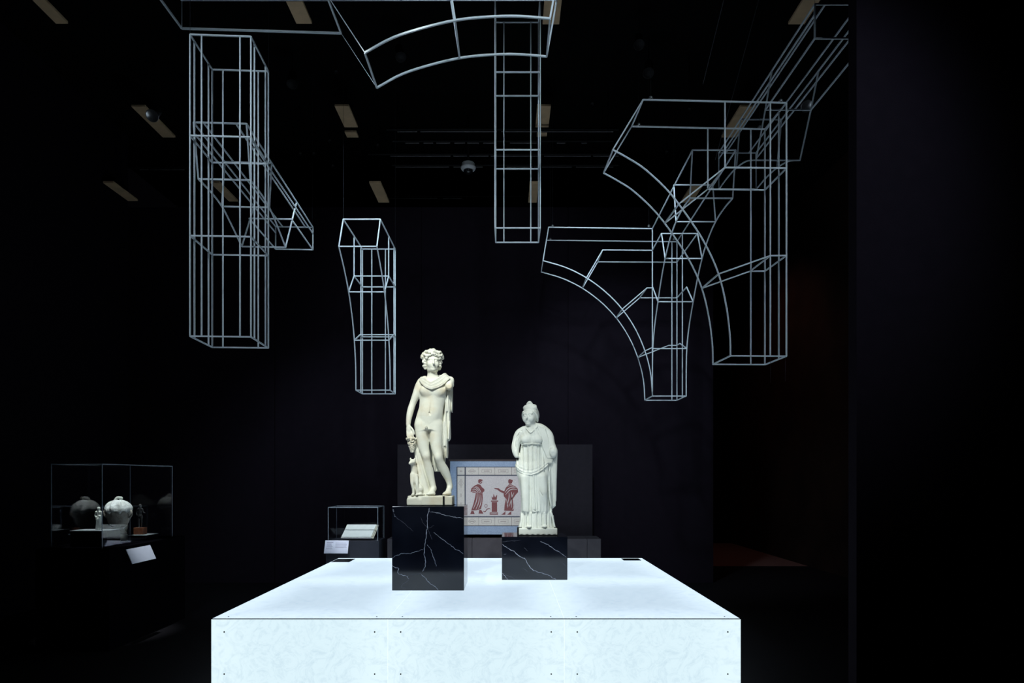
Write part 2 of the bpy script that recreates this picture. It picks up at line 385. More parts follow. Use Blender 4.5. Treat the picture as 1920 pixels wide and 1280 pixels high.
for i in range(3):
    xa, xb = X0+i*pw+G_-bx, X0+(i+1)*pw-G_-bx
    for j in range(2):
        ya, yb = Y0+j*pd+G_-by+(T if j == 0 else 0), Y0+(j+1)*pd-G_-by-(T if j == 1 else 0)
        lo = ((xa+xb)/2, (ya+yb)/2, BT-T)
        p = box('top_panel', (-(xb-xa)/2, -(yb-ya)/2, 0), ((xb-xa)/2, (yb-ya)/2, T), M_ptop, blk, bevel=.0012, loc=lo)
        for sx in (-1, 1):
            for sy in ((-1,) if j == 0 else (1,)): screw((sx*((xb-xa)/2-.10), sy*((yb-ya)/2-.06), T), (0, 0, 0), p)
    p = box('front_panel', (-(xb-xa)/2, -T/2, 0), ((xb-xa)/2, T/2, BT), M_panel, blk, bevel=.0012, loc=((xa+xb)/2, Y0+T/2-by, 0))
    for sx in (-1, 1):
        for z in (BT-.10, BT-.425): screw((sx*((xb-xa)/2-.10), -T/2, z), (math.pi/2, 0, 0), p)
    box('back_panel', (-(xb-xa)/2, -T/2, 0), ((xb-xa)/2, T/2, BT), M_panel, blk, bevel=.0012, loc=((xa+xb)/2, Y1-T/2-by, 0))
box('edge_strip', (X0-bx, Y0-.0015-by, BT-.0025), (X1-bx, Y0+.012-by, BT+.0012), mat('grey_joint_strip', (.16, .165, .18), .7, noise=(9, (.30, .31, .33), .4, .6)), blk)
for j in range(2):
    ya, yb = Y0+j*pd+T+G_-by, Y0+(j+1)*pd-T-G_-by
    for x in (X0+T/2-bx, X1-T/2-bx):
        box('side_panel', (-T/2, -(yb-ya)/2, 0), (T/2, (yb-ya)/2, BT-T-.002), M_panel, blk, bevel=.0012, loc=(x, (ya+yb)/2, 0))
for x0, x1, y0, y1 in ((621, 655, 1047.6, 1053.5), (1172, 1211, 1046.9, 1050.5)):      # dark vents near the rear corners
    ya = FPX*H0/(y1-CY); yb = FPX*H0/(y0-CY)
    xa = (x0-CX)*ya/FPX; xb = (x1-CX)*ya/FPX
    if x0 > 1000: xb = min(xb, X1-.06); xa = xb-.23
    o = box('vent_plate', (xa-bx, ya-by, BT), (xb-bx, min(yb, Y1-.06)-by, BT+.004), M_blackmetal, blk, bevel=.001)

# ------------------------------------------------------------------ marble pedestals
def pedestal(px0, px1, pyb, pyt, depth, label, veins):
    Y = FPX*H0/(pyb-CY); xa = (px0-CX)*Y/FPX; xb = (px1-CX)*Y/FPX; h = (pyb-pyt)*Y/FPX
    t = tag(empty('marble_pedestal', ((xa+xb)/2, Y+depth/2, BT)), label, 'pedestal', 'black marble pedestals')
    cx, hw = (xa+xb)/2, (xb-xa)/2
    box('block', (-hw, -depth/2, .0005), (hw, depth/2, h), M_marble, t, bevel=.004)
    for pts, wd, mt in veins:                    # veins follow the polished front face
        q = [Vector(((px-CX)*Y/FPX-cx, 0, (pyb-py)*Y/FPX)) for px, py in pts]
        q = catmull(q, 5); q = [p+Vector((random.uniform(-.8, .8), 0, random.uniform(-.8, .8)))*Y/FPX if 0 < i < len(q)-1 else p for i, p in enumerate(q)]
        n = len(q); v = []; f = []; wd *= .72
        for i, p in enumerate(q):
            d = (q[min(i+1, n-1)]-q[max(i-1, 0)]).normalized(); nn = Vector((-d.z, 0, d.x))
            ww = wd*.5*random.uniform(.45, 1.25)*Y/FPX*(.35+.65*math.sin(math.pi*min(1, max(0, (i+.6)/(n+.2))))**.4)
            p = p+nn*random.uniform(-.35, .35)*Y/FPX
            lim = lambda s: Vector((max(-hw+.004, min(hw-.004, s.x)), 0, max(.004, min(h-.004, s.z))))
            a, b = lim(p+nn*ww), lim(p-nn*ww)
            v += [(a.x, -depth/2-.0004, a.z), (b.x, -depth/2-.0004, b.z), (a.x, -depth/2+.002, a.z), (b.x, -depth/2+.002, b.z)]
            if i:
                o = 4*i; f += [(o-4, o-3, o+1, o), (o-2, o, o+2)[:0] or (o-4, o, o+2, o-2), (o-3, o-1, o+3, o+1)]
        pydata('vein', v, f, mt, t)
    return t, Y, h
z5 = lambda L: [(720+x/4.267, 820+y/4.267) for x, y in L]
W_, S_ = M_vein, M_veinthin
ped1, PY1, PH1 = pedestal(735, 870, 1107, 949, .56, 'tall black marble pedestal with a long white vertical vein under the nude statue', [
    (z5([(362, 562), (352, 620), (346, 700), (340, 770), (330, 850), (322, 900), (325, 950), (332, 1000), (322, 1050), (308, 1072)]), 2.0, W_),
    (z5([(300, 1095), (335, 1130), (370, 1170), (410, 1195), (438, 1221)]), 1.5, W_),
    (z5([(62, 1022), (90, 1040), (118, 1048), (108, 1082), (140, 1098), (180, 1108), (200, 1130)]), 1.7, W_),
    (z5([(180, 1108), (215, 1098), (260, 1090), (300, 1085)]), 1.2, S_),
    (z5([(205, 1130), (180, 1155), (150, 1175), (138, 1200), (170, 1202)]), 1.2, S_),
    (z5([(62, 966), (110, 940), (150, 925), (200, 928), (260, 910), (312, 897)]), 1.1, W_),
    (z5([(345, 858), (372, 890), (390, 945), (405, 985), (418, 1030)]), 1.1, W_),
    (z5([(400, 757), (450, 800), (520, 852), (580, 895), (638, 932)]), 1.3, W_),
    (z5([(362, 592), (430, 603), (510, 626), (570, 636), (630, 648)]), 1.3, W_),
    (z5([(290, 635), (310, 680), (342, 715), (365, 765), (385, 815)]), 1.1, S_),
    (z5([(62, 562), (80, 610), (100, 640), (150, 675), (200, 720), (235, 750)]), 1.2, S_),
    (z5([(70, 575), (78, 592)]), 2.6, W_), (z5([(80, 618), (96, 634)]), 2.0, W_),
    (z5([(350, 730), (400, 705)]), .9, S_), (z5([(440, 1070), (500, 1110)]), .9, S_)])
ped2, PY2, PH2 = pedestal(941, 1064, 1087, 1006, .56, 'shorter black marble pedestal with diagonal white veins under the draped statue', [
    (z5([(946, 853), (990, 885), (1030, 905), (1080, 945), (1130, 975), (1150, 1015), (1190, 1055), (1250, 1080), (1320, 1105), (1378, 1136)]), 1.9, W_),
    (z5([(1250, 832), (1300, 850), (1350, 885), (1400, 915), (1454, 955)]), 1.3, W_),
    (z5([(946, 835), (1010, 829), (1092, 820)]), 1.0, S_),
    (z5([(946, 1085), (970, 1110), (992, 1134)]), 1.3, W_),
    (z5([(960, 1085), (1010, 1115), (1050, 1132)]), .9, S_),
    (z5([(1412, 988), (1440, 1015), (1460, 1034)]), 1.0, S_),
    (z5([(1110, 1045), (1150, 1070)]), .8, S_), (z5([(1120, 880), (1150, 905)]), .8, S_),
    (z5([(958, 935), (978, 930)]), 1.6, S_)])

# ------------------------------------------------------------------ statue of the nude youth
SY1 = PY1+.28; K1 = FPX/SY1
PT1 = BT+PH1
SX1 = (807-CX)*SY1/FPX
base1 = CY+(CAMH-PT1)*FPX/SY1                    # image row of the pedestal top under the statue
def a1(px, py, y=0): return ((px-807)/K1, y, (base1-py)/K1)
youth = tag(empty('youth_statue', (SX1, SY1, PT1+.0005)), 'taller white marble statue of a nude youth with a wreath and shoulder cloak', 'statue')
def statue_youth():
    h = .005
    # --- plinth with broken corner, repaired with a dark bar
    V = Vol((-.28, -.22, -.02), (.28, .24, .13), .006)
    x0, x1 = a1(766, 0)[0], a1(850, 0)[0]; zt = a1(0, 929)[2]
    V.boxd((x0, -.13, .002), (x1, .16, zt), .008, .01)
    V.ell((x0+.05, -.14, zt+.01), (.05, .04, .025), .02, '-'); V.ell((x0+.13, -.15, zt), (.03, .03, .03), .02, '-')
    V.ell((x0, -.13, zt), (.02, .05, .02), .02, '-'); V.cap((x0+.16, -.13, 0), (x0+.165, -.13, zt), .004, .004, .008, '-')
    V.mesh('plinth', M_statue, youth)
    box('mount_bar', (a1(832.5, 0)[0], -.1335, .004), (a1(836, 0)[0], -.12, zt-.002), M_blackmetal, youth)
    box('mount_plate', (x0-.01, -.12, 0), (x1+.01, .15, .003), M_blackmetal, youth)
    # --- body
    V = Vol((-.30, -.22, .04), (.30, .24, 1.66), h)
    def sec(py, l, r, ry, cy=0): x = (l+r)/2; return (a1(0, py)[2], a1(x, 0)[0], cy, (r-l)/2/K1, ry)
    V.loft([sec(806, 780, 829, .080, .005), sec(797, 778, 830, .088, .012), sec(788, 778.5, 829.5, .084, .01), sec(776, 782, 830.5, .074, 0), sec(763, 786, 832, .068, 0),
            sec(752, 787, 835, .074, 0), sec(740, 787.5, 838, .082, 0), sec(730, 787.5, 839, .083, .002), sec(720, 788, 838, .072, .006), sec(711, 795, 830, .055, .01), sec(704, 803, 820, .045, .01)], .02)
    V.ell(a1(800, 733, -.058), (.062, .034, .05), .035); V.ell(a1(825, 733, -.058), (.062, .034, .05), .035)     # chest
    V.ell(a1(807, 772, -.045), (.07, .03, .09), .05)                                                            # belly
    V.cap(a1(812, 741, -.094), a1(808, 778, -.080), .006, .005, .014, '-'); V.ell(a1(807, 775, -.082), (.006, .012, .007), .008, '-')
    V.chain([a1(792, 744, -.075), a1(800, 747, -.09), a1(812, 743, -.093), a1(824, 747, -.09), a1(834, 744, -.075)], .004, .016, '-')
    V.chain([a1(782, 785, -.065), a1(790, 791, -.085), a1(799, 797, -.09)], .0045, .014, '-')                    # groin lines
    V.chain([a1(829, 783, -.065), a1(818, 791, -.085), a1(806, 797, -.09)], .0045, .014, '-')
    # legs
    V.chain([a1(791, 798, .005), a1(792, 818, -.005), a1(795, 840, -.012), a1(799.5, 855, -.02), a1(801, 866, -.012), a1(804.5, 882, .008), a1(809, 900, .012), a1(812.5, 913, .01)],
            [.072, .066, .054, .042, .038, .045, .032, .027], .025)
    V.ell(a1(799.5, 855, -.045), (.028, .02, .032), .02)
    V.chain([a1(817, 798, .005), a1(818, 820, -.008), a1(819.5, 840, -.022), a1(823, 857, -.04), a1(826, 867, -.028), a1(833.5, 882, .01), a1(840, 898, .035), a1(842.5, 908, .04)],
            [.070, .066, .056, .044, .040, .046, .033, .027], .025)
    V.ell(a1(822.5, 857, -.068), (.028, .02, .032), .02)
    # feet with toes
    V.cap(a1(812.5, 916, .03), a1(811, 922, -.05), .030, .026, .02); V.ell(a1(810, 925, -.07), (.042, .05, .02), .02)
    for i in range(5): V.ell(a1(803+i*3.1, 926, -.105+.006*i), (.0085 if i else .011, .022, .011), .006)
    V.cap(a1(843, 912, .06), a1(841, 921, -.015), .030, .027, .02); V.ell(a1(839.5, 924.5, -.04), (.042, .055, .022), .02)
    for i in range(5): V.ell(a1(833+i*3.2, 925.5, -.085+.01*i), (.010 if i == 0 else .008, .022, .011), .006)
    # groin
    V.ell(a1(801.5, 803, -.098), (.016, .018, .017), .012); V.ell(a1(801.5, 800.5, -.110), (.008, .010, .013), .008)
    V.cap(a1(804, 812, -.10), a1(806, 850, -.10), .006, .010, .02, '-')
    # his right arm hanging to the grapes
    V.chain([a1(791, 717, .012), a1(786, 725, .008), a1(780, 741, .004), a1(774, 756, .004), a1(770, 770, -.01), a1(767.5, 784, -.025), a1(766.5, 796, -.035)],
            [.050, .045, .039, .032, .034, .028, .022], .022)
    V.ell(a1(768, 806, -.045), (.026, .018, .048), .015, ry=-.15)
    for i, (x, y, e) in enumerate([(765, 816, 826), (768, 817, 829), (771.5, 817, 829), (775, 815, 826)]):
        V.chain([a1(x, 809, -.05), a1(x+.5, y, -.062), a1(x+2, (y+e)/2+1, -.064), a1(x+3.5, e, -.05)], [.0095, .0088, .008, .007], .006)
    V.chain([a1(770, 800, -.05), a1(776, 807, -.062), a1(778.5, 814, -.064)], [.011, .010, .008], .008)
    # broken left arm
    V.chain([a1(832, 716, .01), a1(840, 718, .0), a1(843, 726, -.07), a1(843.5, 727, -.085)], [.052, .046, .036, .034], .02)
    V.ell(a1(843.5, 727, -.125), (.03, .012, .03), .006, '-')
    # neck and head, turned slightly to his left
    V.chain([a1(811, 709, .012), a1(810.5, 697, .0), a1(810.5, 688, -.004)], [.052, .047, .05], .02)
    hc = a1(811, 679, -.008); yaw = math.radians(14)
    R = Matrix.Rotation(yaw, 3, 'Z')
    def hd(x, y, z): q = R @ Vector((x, y, z)); return (hc[0]+q.x, hc[1]+q.y, hc[2]+q.z)
    V.ell(hd(0, .012, .012), (.066, .084, .085), .02, rz=yaw)
    V.ell(hd(0, -.022, -.035), (.052, .056, .066), .025, rz=yaw)
    V.cap(hd(-.03, -.025, -.075), hd(.03, -.025, -.075), .022, .022, .03)
    V.ell(hd(0, -.058, -.085), (.018, .018, .014), .02)                     # chin
    V.cap(hd(0, -.074, .012), hd(0, -.094, -.028), .007, .010, .010)        # nose
    V.ell(hd(0, -.092, -.030), (.012, .012, .008), .006)
    V.cap(hd(-.042, -.062, .022), hd(.042, -.062, .022), .008, .008, .02)   # brow
    for s in (-1, 1):
        V.ell(hd(s*.024, -.078, .004), (.014, .012, .008), .010, '-')
        V.ell(hd(s*.024, -.066, .002), (.012, .010, .008), .005)
        V.ell(hd(s*.036, -.052, -.03), (.02, .02, .024), .02)
        V.ell(hd(s*.066, .01, -.01), (.012, .02, .03), .008)
    V.cap(hd(-.017, -.079, -.0565), hd(.017, -.079, -.0565), .0030, .0030, .006, '-')
    V.cap(hd(-.012, -.0745, -.0505), hd(.012, -.0745, -.0505), .0045, .0045, .006); V.cap(hd(-.009, -.0735, -.0625), hd(.009, -.0735, -.0625), .005, .005, .006)
    V.mesh('body', M_statue, youth)
    # --- hair and wreath
    V = Vol((-.17, -.17, 1.25), (.19, .17, 1.66), .0045); rr = random.Random(3)
    V.ell(hd(0, .02, .044), (.077, .086, .084), .02, rz=yaw)
    for i in range(230):
        th = rr.uniform(0, 2*math.pi); ph = rr.uniform(-.62, 1.45)
        d = Vector((math.cos(th)*math.cos(ph), math.sin(th)*math.cos(ph), math.sin(ph)))
        if d.y < -.35 and d.z < .30: continue
        p = hd(d.x*.083, .02+d.y*.090, .030+d.z*.094); s = rr.uniform(.010, .018)
        V.ell(p, (s, s*.9, s*rr.uniform(.7, 1.2)), .004)
    for s in (-1, 1):                                                       # curls beside the cheeks
        for q in ((.070, -.02, .01), (.074, -.012, -.015), (.074, -.006, -.04), (.070, .004, -.062), (.064, -.04, .032), (.085, .01, .03), (.088, .01, .002), (.082, .02, -.04)):
            V.ell(hd(s*q[0], q[1], q[2]), (.017, .017, .017), .004)
    for i in range(-7, 8):                                                  # wreath of leaves and berries
        t = i/7*1.35; V.ell(hd(math.sin(t)*.094, .01-math.cos(t)*.080, .062+.010*math.cos(5*t)), (.014, .011, .013), .003, ry=t)
        V.ell(hd(math.sin(t+.08)*.088, .014-math.cos(t+.08)*.076, .092+.008*math.cos(7*t)), (.015, .012, .014), .003)
    for s in (-1, 1):
        for q in ((.094, .0, .050), (.102, .008, .060), (.092, .0, .078), (.104, .012, .044)): V.ell(hd(s*q[0], q[1], q[2]), (.016, .016, .016), .003)
    for i in range(34):
        V.ell(hd(rr.uniform(-.085, .085), rr.uniform(-.09, -.02), rr.uniform(.03, .085)), (.006, .03, .006), .003, '-', rz=rr.uniform(0, 6), rx=rr.uniform(0, 6))
    V.mesh('hair_wreath', M_statue, youth)
    # --- cloak over the shoulders, hanging at his left side and behind
    V = Vol((-.16, -.20, .28), (.30, .22, 1.42), .004)
    for i in range(6):                                                      # U-shaped folds across the chest
        t = i/5; lx, ly = 790-1.5*t, 708+6*t; bx_, by_ = 810+1*t, 719+12.5*t; rx_, ry_ = 838+9*t, 700+9*t
        pts = [a1(lx+5-3*t, ly-2, .04), a1(lx, ly+1, -.03-.01*t), a1((lx+bx_)/2-1, by_-7+2*t, -.085-.006*t), a1(bx_-3, by_-.8, -.100), a1(bx_+3, by_-.8, -.102), a1((rx_+bx_)/2, by_-8+1.5*t, -.092), a1(rx_-5, ry_+3, -.055), a1(rx_-3, ry_, .03)]
        pts = catmull(pts, 4); V.chain([tuple(p) for p in pts], .0088-.0012*(i % 2), .006, sy=1.2)
    V.chain([a1(794, 708, .055), a1(812, 706, .08), a1(832, 706, .06)], .024, .02)            # behind the neck
    V.chain([a1(824, 706, .04), a1(834, 709, .02), a1(845, 714, .0)], [.024, .030, .030], .02)
    V.chain([a1(845, 712, .0), a1(846.5, 722, .0)], [.030, .026], .02)
    def folds(th, Z, X, Y): return .007*np.cos(X*190+Z*6)+.004*np.cos(X*330-Z*11)
    def sec2(py, l, r, ry, cy): return (a1(0, py)[2], a1((l+r)/2, 0)[0], cy, (r-l)/2/K1, ry)
    V.loft([sec2(858, 833, 839, .03, .05), sec2(846, 830, 840.5, .045, .05), sec2(830, 829, 841, .05, .05), sec2(825.5, 829, 841, .05, .05), sec2(822, 829, 844.5, .05, .05), sec2(800, 829, 845.5, .052, .05), sec2(780, 830, 844.5, .052, .05), sec2(774, 831, 844.5, .052, .05),
            sec2(770, 831, 847, .052, .05), sec2(750, 834, 848, .052, .045), sec2(732, 836, 849, .05, .04), sec2(715, 834, 848.5, .05, .03)], .015, disp=folds)
    V.loft([sec2(884, 812, 826, .018, .09), sec2(862, 806, 834, .02, .095), sec2(820, 800, 840, .02, .105), sec2(780, 797, 844, .02, .095), sec2(730, 795, 845, .02, .095), sec2(704, 798, 842, .02, .09)], .02, disp=folds)
    for x, y0, y1 in ((840, 735, 770), (836.5, 745, 835), (832, 790, 852), (843, 790, 822)):
        V.cap(a1(x, y0, -.012), a1(x-2, y1, -.004), .007, .009, .01)
    for x, y0, y1 in ((838.5, 742, 800), (834.5, 795, 850), (841, 796, 818)):
        V.cap(a1(x, y0, -.02), a1(x-1.5, y1, -.012), .004, .004, .006, '-')
    V.mesh('cloak', M_statue, youth)
    # --- tree stump support and panther at his right foot
    V = Vol((-.26, -.18, .06), (.08, .16, .72), h)
    def bark(th, Z, X, Y): return .004*np.cos(th*7+Z*15)
    V.loft([sec2(930, 776, 812, .08, .02), sec2(915, 779, 806, .07, .02), sec2(895, 780, 801, .06, .02), sec2(875, 779, 796, .05, .02), sec2(855, 777, 791, .042, .02), sec2(838, 776, 786, .032, .015), sec2(822, 774, 782, .024, .0)], .015, disp=bark)
    V.mesh('tree_stump', M_statue, youth)
    V = Vol((-.28, -.20, .07), (.02, .14, .54), .005)
    V.chain([a1(778, 880, -.04), a1(778, 893, -.05), a1(780, 905, -.035), a1(784, 918, -.01)], [.030, .038, .042, .050], .03)      # chest and trunk
    V.ell(a1(788, 918, -.05), (.04, .05, .05), .03)                                                            # haunch
    V.chain([a1(778, 882, -.045), a1(776, 872, -.06), a1(776, 867, -.065)], [.028, .024, .026], .02)           # neck
    V.ell(a1(775.5, 866, -.075), (.030, .034, .027), .015)                                                     # skull
    V.cap(a1(772.5, 868, -.10), a1(771.5, 869, -.115), .016, .012, .012)                                       # muzzle
    V.cap(a1(770, 871.5, -.125), a1(774, 872, -.125), .003, .003, .004, '-')
    for x in (771.5, 779.5): V.ell(a1(x, 860.5, -.065), (.010, .007, .013), .006)
    for x in (772.5, 777.5): V.ell(a1(x, 865, -.105), (.005, .006, .004), .004, '-')
    V.chain([a1(775, 890, -.065), a1(775, 905, -.085), a1(777, 916, -.085), a1(777.5, 925, -.085)], [.022, .017, .013, .014], .015)
    V.chain([a1(782, 892, -.065), a1(784, 906, -.09), a1(785, 917, -.095), a1(785, 925, -.095)], [.020, .016, .012, .014], .015)
    V.ell(a1(776.5, 927, -.10), (.016, .028, .012), .01); V.ell(a1(784.5, 927, -.115), (.016, .028, .012), .01); V.ell(a1(791, 926, -.09), (.02, .035, .014), .012)
    V.chain([a1(792, 924, .0), a1(797, 926, -.04), a1(795, 927, -.08)], [.012, .010, .008], .008)
    V.mesh('panther', M_statue, youth)
    # --- bunch of grapes
    V = Vol((-.26, -.13, .50), (-.11, .03, .70), .004); rr = random.Random(5)
    for i in range(95):
        t = rr.random()**.8; w_ = (1-t)*.040+.008; a = rr.uniform(0, 2*math.pi)
        c = a1(772.5+t*1.5, 822+t*25, -.045)
        V.ell((c[0]+w_*math.cos(a), c[1]+w_*.9*math.sin(a), c[2]), (.0105,)*3, .002)
    V.cap(a1(772, 822, -.045), a1(774, 843, -.045), .03, .008, .004)
    V.mesh('grape_bunch', M_statue, youth)
statue_youth()

# ------------------------------------------------------------------ statue of the draped woman
SY2 = PY2+.27; K2 = FPX/SY2; PT2 = BT+PH2; SX2 = (1008-CX)*SY2/FPX
base2 = CY+(CAMH-PT2)*FPX/SY2
def a2(px, py, y=0): return ((px-1008)/K2, y, (base2-py)/K2)
woman = tag(empty('draped_woman_statue', (SX2, SY2, PT2+.0005)), 'smaller pale marble statue of a draped woman with broken arms', 'statue')
def statue_woman():
    h = .0045
    V = Vol((-.26, -.22, -.02), (.26, .22, .11), .006)
    x0, x1 = a2(972.5, 0)[0], a2(1043.5, 0)[0]; zt = a2(0, 988)[2]
    V.boxd((x0, -.14, .004), (x1, .14, zt), .01, .01)
    for i in range(7): V.ell((x0+.03+i*.06, -.14, 0), (.02, .02, .012), .01, '-')
    V.mesh('plinth', M_statue2, woman)
    box('mount_plate', (x0-.005, -.135, 0), (x1+.005, .135, .006), M_blackmetal, woman)
    for x in (x0, x1):
        s = -1 if x == x0 else 1; t = .018 if s < 0 else .008
        bm = bmesh.new(); add_box(bm, (min(x, x+s*t), -.10, 0), (max(x, x+s*t), -.04, zt+.004)); add_box(bm, (min(x+s*t, x-s*.035), -.10, zt), (max(x+s*t, x-s*.035), -.085, zt+.006))
        bmobj('mount_bracket', bm, M_blackmetal, woman)
    V = Vol((-.34, -.25, .05), (.30, .22, 1.50), h)
    def sec(py, l, r, ry, cy=0): return (a2(0, py)[2], a2((l+r)/2, 0)[0], cy, (r-l)/2/K2, ry)
    zs = a2(0, 886)[2]; zb = a2(0, 833)[2]; zh = a2(0, 958)[2]
    def folds(th, Z, X, Y):
        low = np.clip((zs-Z)/.12, 0, 1); up = np.clip((zb-Z)/.03, 0, 1)*np.clip((Z-zs)/.04, 0, 1); hem = np.clip((zh-Z)/.02, 0, 1)
        d = low*(1-hem)*(.0085*np.cos(X*95+Z*3)+.0055*np.cos(X*190-Z*6+1)) + up*(.006*np.cos(X*150+.5)+.004*np.cos(X*260))
        d = d+hem*(.0085*np.cos(X*120)+.005*np.cos(X*230+1))
        hx = np.interp(X.ravel(), [a2(p, 0)[0] for p in (962, 968, 974, 984, 996, 1008, 1018, 1027, 1034, 1042)], [a2(0, p)[2] for p in (870, 880, 886, 890.5, 891.5, 887.5, 881, 873, 864, 852)]).astype(np.float32)[:, None, None]
        q = Z-hx; roll = np.clip(q/.008, 0, 1)*np.clip(1-q/.14, 0, 1)**.8       # mantle hangs in a swag across the hips
        d = d-roll*(.019+.0065*np.cos(q*175-X*6-.6)*np.clip(1-q/.11, 0, 1))*np.clip((.06-Y)/.05, 0, 1)
        return d+np.clip((Z-zb)/.02, 0, 1)*.0022*np.cos(X*170+Z*60)
    V.loft([sec(990, 971, 1041.5, .115), sec(975, 973, 1038, .108), sec(962, 976, 1035.5, .10), sec(957, 977.5, 1034, .106), sec(940, 978.5, 1034, .106), sec(920, 976, 1034, .11), sec(903, 972, 1034, .112),
            sec(888, 968.5, 1034, .114), sec(874, 967.5, 1032, .11), sec(860, 971, 1026, .098), sec(846, 975.5, 1020, .09), sec(836, 978, 1016, .083), sec(827, 976.5, 1018, .088), sec(816, 973.5, 1022, .084), sec(807, 975, 1021, .07), sec(800, 984, 1012, .055), sec(796, 988, 1005, .045)], .02, disp=folds)
    V.ell(a2(985.5, 825, -.070), (.052, .04, .045), .03); V.ell(a2(1008, 825, -.070), (.052, .04, .045), .03)     # bust
    V.chain([a2(977, 834, -.05), a2(986, 833, -.098), a2(997, 832, -.098), a2(1008, 833, -.098), a2(1016, 834, -.05)], .0055, .006)
    V.chain([a2(977, 836, -.06), a2(986, 835.5, -.105), a2(997, 834.5, -.105), a2(1008, 835.5, -.105), a2(1016, 836, -.06)], .004, .006, '-')
    V.chain([a2(986, 803, -.06), a2(994, 812, -.088), a2(1002, 806, -.075), a2(1008, 799, -.05)], .005, .012)     # neckline
    V.chain([a2(992, 817, -.10), a2(999, 810, -.09), a2(1004, 804, -.07)], .004, .008, '-')
    # vertical pleats in front and the bent knee
    for x, r, y in ((995.5, .010, -.108), (999.5, .011, -.115), (1003.5, .009, -.11), (1007, .006, -.105)): V.cap(a2(x, 891, y), a2(x+2.5, 957, y), r, r*1.1, .008)
    for x in (993, 997.6, 1001.8, 1006): V.cap(a2(x, 893, -.12), a2(x+2.5, 955, -.118), .0035, .004, .006, '-')
    V.chain([a2(1016, 895, -.09), a2(1018, 918, -.10), a2(1018, 926, -.098), a2(1019, 955, -.06)], [.045, .045, .042, .035], .03)
    V.chain([a2(1006, 902, -.12), a2(1010, 918, -.13), a2(1016, 928, -.13)], .004, .008, '-')
    V.chain([a2(984, 895, -.08), a2(985, 925, -.085), a2(986, 955, -.075)], [.05, .045, .04], .03)
    V.chain([a2(976, 958.5, -.06), a2(988, 958.8, -.12), a2(1004, 958, -.122), a2(1018, 958.8, -.12), a2(1034, 958.5, -.06)], .0035, .005, '-')
    V.ell(a2(1002.5, 955.5, -.118), (.016, .012, .009), .006, '-')
    # lower skirt pleats and feet
    for x, xb, r in ((981, 975, .014), (986.5, 984, .010), (993, 992, .009), (999, 999, .011), (1005, 1006, .009), (1012, 1014, .010), (1020, 1022, .012), (1029, 1033, .013), (1034, 1039, .012)):
        yy = -.10 if 980 < xb < 1030 else -.06
        V.cap(a2(x, 961, yy+.012), a2(xb, 987, yy-.008), r*.7, r, .01)
    V.ell(a2(991, 986, -.125), (.03, .04, .014), .012); V.ell(a2(1020, 985.5, -.12), (.03, .04, .014), .012)
    # broken right arm under the sleeve (left in view)
    V.chain([a2(982, 807, .0), a2(974, 814, -.005), a2(969, 826, -.01), a2(966.5, 838, -.02), a2(967, 848, -.035), a2(969, 855, -.045)], [.048, .054, .046, .044, .036, .027], .022)
    V.ell(a2(969, 859, -.06), (.022, .03, .010), .006, '-')
    for i in range(4): V.chain([a2(980-2*i, 806+i*2, -.048), a2(972-i*2, 820+i*2, -.056), a2(966.5, 836+i*2.5, -.064)], .0045, .008, '+' if i % 2 == 0 else '-')
    V.cap(a2(975.5, 834, -.05), a2(974, 853, -.05), .006, .006, .012, '-')
    # mantle over the other shoulder, arm stump and hanging folds
    V.chain([a2(1005, 799, .01), a2(1014, 801.5, .0), a2(1024.5, 809, -.005), a2(1030.5, 818, -.015), a2(1033, 832, -.03), a2(1037.5, 845, -.045)], [.040, .042, .042, .043, .042, .042], .02)
    V.loft([sec(868, 1016, 1040, .07, -.01), sec(840, 1012, 1040, .065, -.005), sec(815, 1008, 1034, .05, 0), sec(803, 1004, 1020, .04, 0)], .02)
    V.ell(a2(1036.5, 848, -.075), (.048, .045, .06), .015)
    V.ell(a2(1036, 852, -.125), (.024, .012, .024), .012, '-'); V.ell(a2(1039, 837, -.10), (.02, .01, .008), .008, '-')
    for i in range(6):
        V.chain([a2(1008+i*2.6, 799+i*1.2, -.050), a2(1014+i*2.4, 818+i, -.066), a2(1018+i*2, 838, -.068), a2(1026+i*1.2, 858, -.075)], .0085, .005)
    for i in range(6):
        V.chain([a2(1009.3+i*2.6, 800+i*1.2, -.058), a2(1015.3+i*2.4, 818+i, -.076), a2(1019.2+i*2, 838, -.078), a2(1026.6+i*1.2, 857, -.085)], .0042, .005, '-')
    for x, xb, y, yb, r in ((1031, 1031, 862, 945, .018), (1036, 1036, 858, 950, .018), (1040, 1039.5, 858, 947, .016), (1042.5, 1041, 850, 938, .012), (1043, 1041.5, 845, 895, .012)):
        V.cap(a2(x, y, -.02), a2(xb, yb, .005), r, r, .012)
    V.cap(a2(1037, 866, -.055), a2(1037, 888, -.045), .014, .009, .008, '-')
    V.chain([a2(1033, 893, -.05), a2(1034.5, 915, -.04), a2(1029, 930, -.06)], .004, .006, '-')
    V.chain([a2(1029, 905, -.075), a2(1030, 930, -.08), a2(1033, 948, -.06)], [.010, .013, .010], .01)
    # neck and head turned to her right
    V.chain([a2(996, 806, .0), a2(995.5, 796, -.005), a2(995, 788, -.005)], [.055, .048, .05], .02)
    hc = a2(994, 779, -.012); yaw = math.radians(-24); R = Matrix.Rotation(yaw, 3, 'Z')
    def hd(x, y, z): q = R @ Vector((x, y, z)); return (hc[0]+q.x, hc[1]+q.y, hc[2]+q.z)
    V.ell(hd(0, .018, .022), (.076, .092, .09), .02, rz=yaw)
    V.ell(hd(0, -.025, -.035), (.060, .062, .075), .03, rz=yaw)
    V.ell(hd(0, -.062, -.098), (.020, .018, .016), .025)
    V.cap(hd(0, -.084, .006), hd(0, -.101, -.034), .007, .011, .010)
    V.cap(hd(-.045, -.070, .016), hd(.045, -.070, .016), .008, .008, .022)
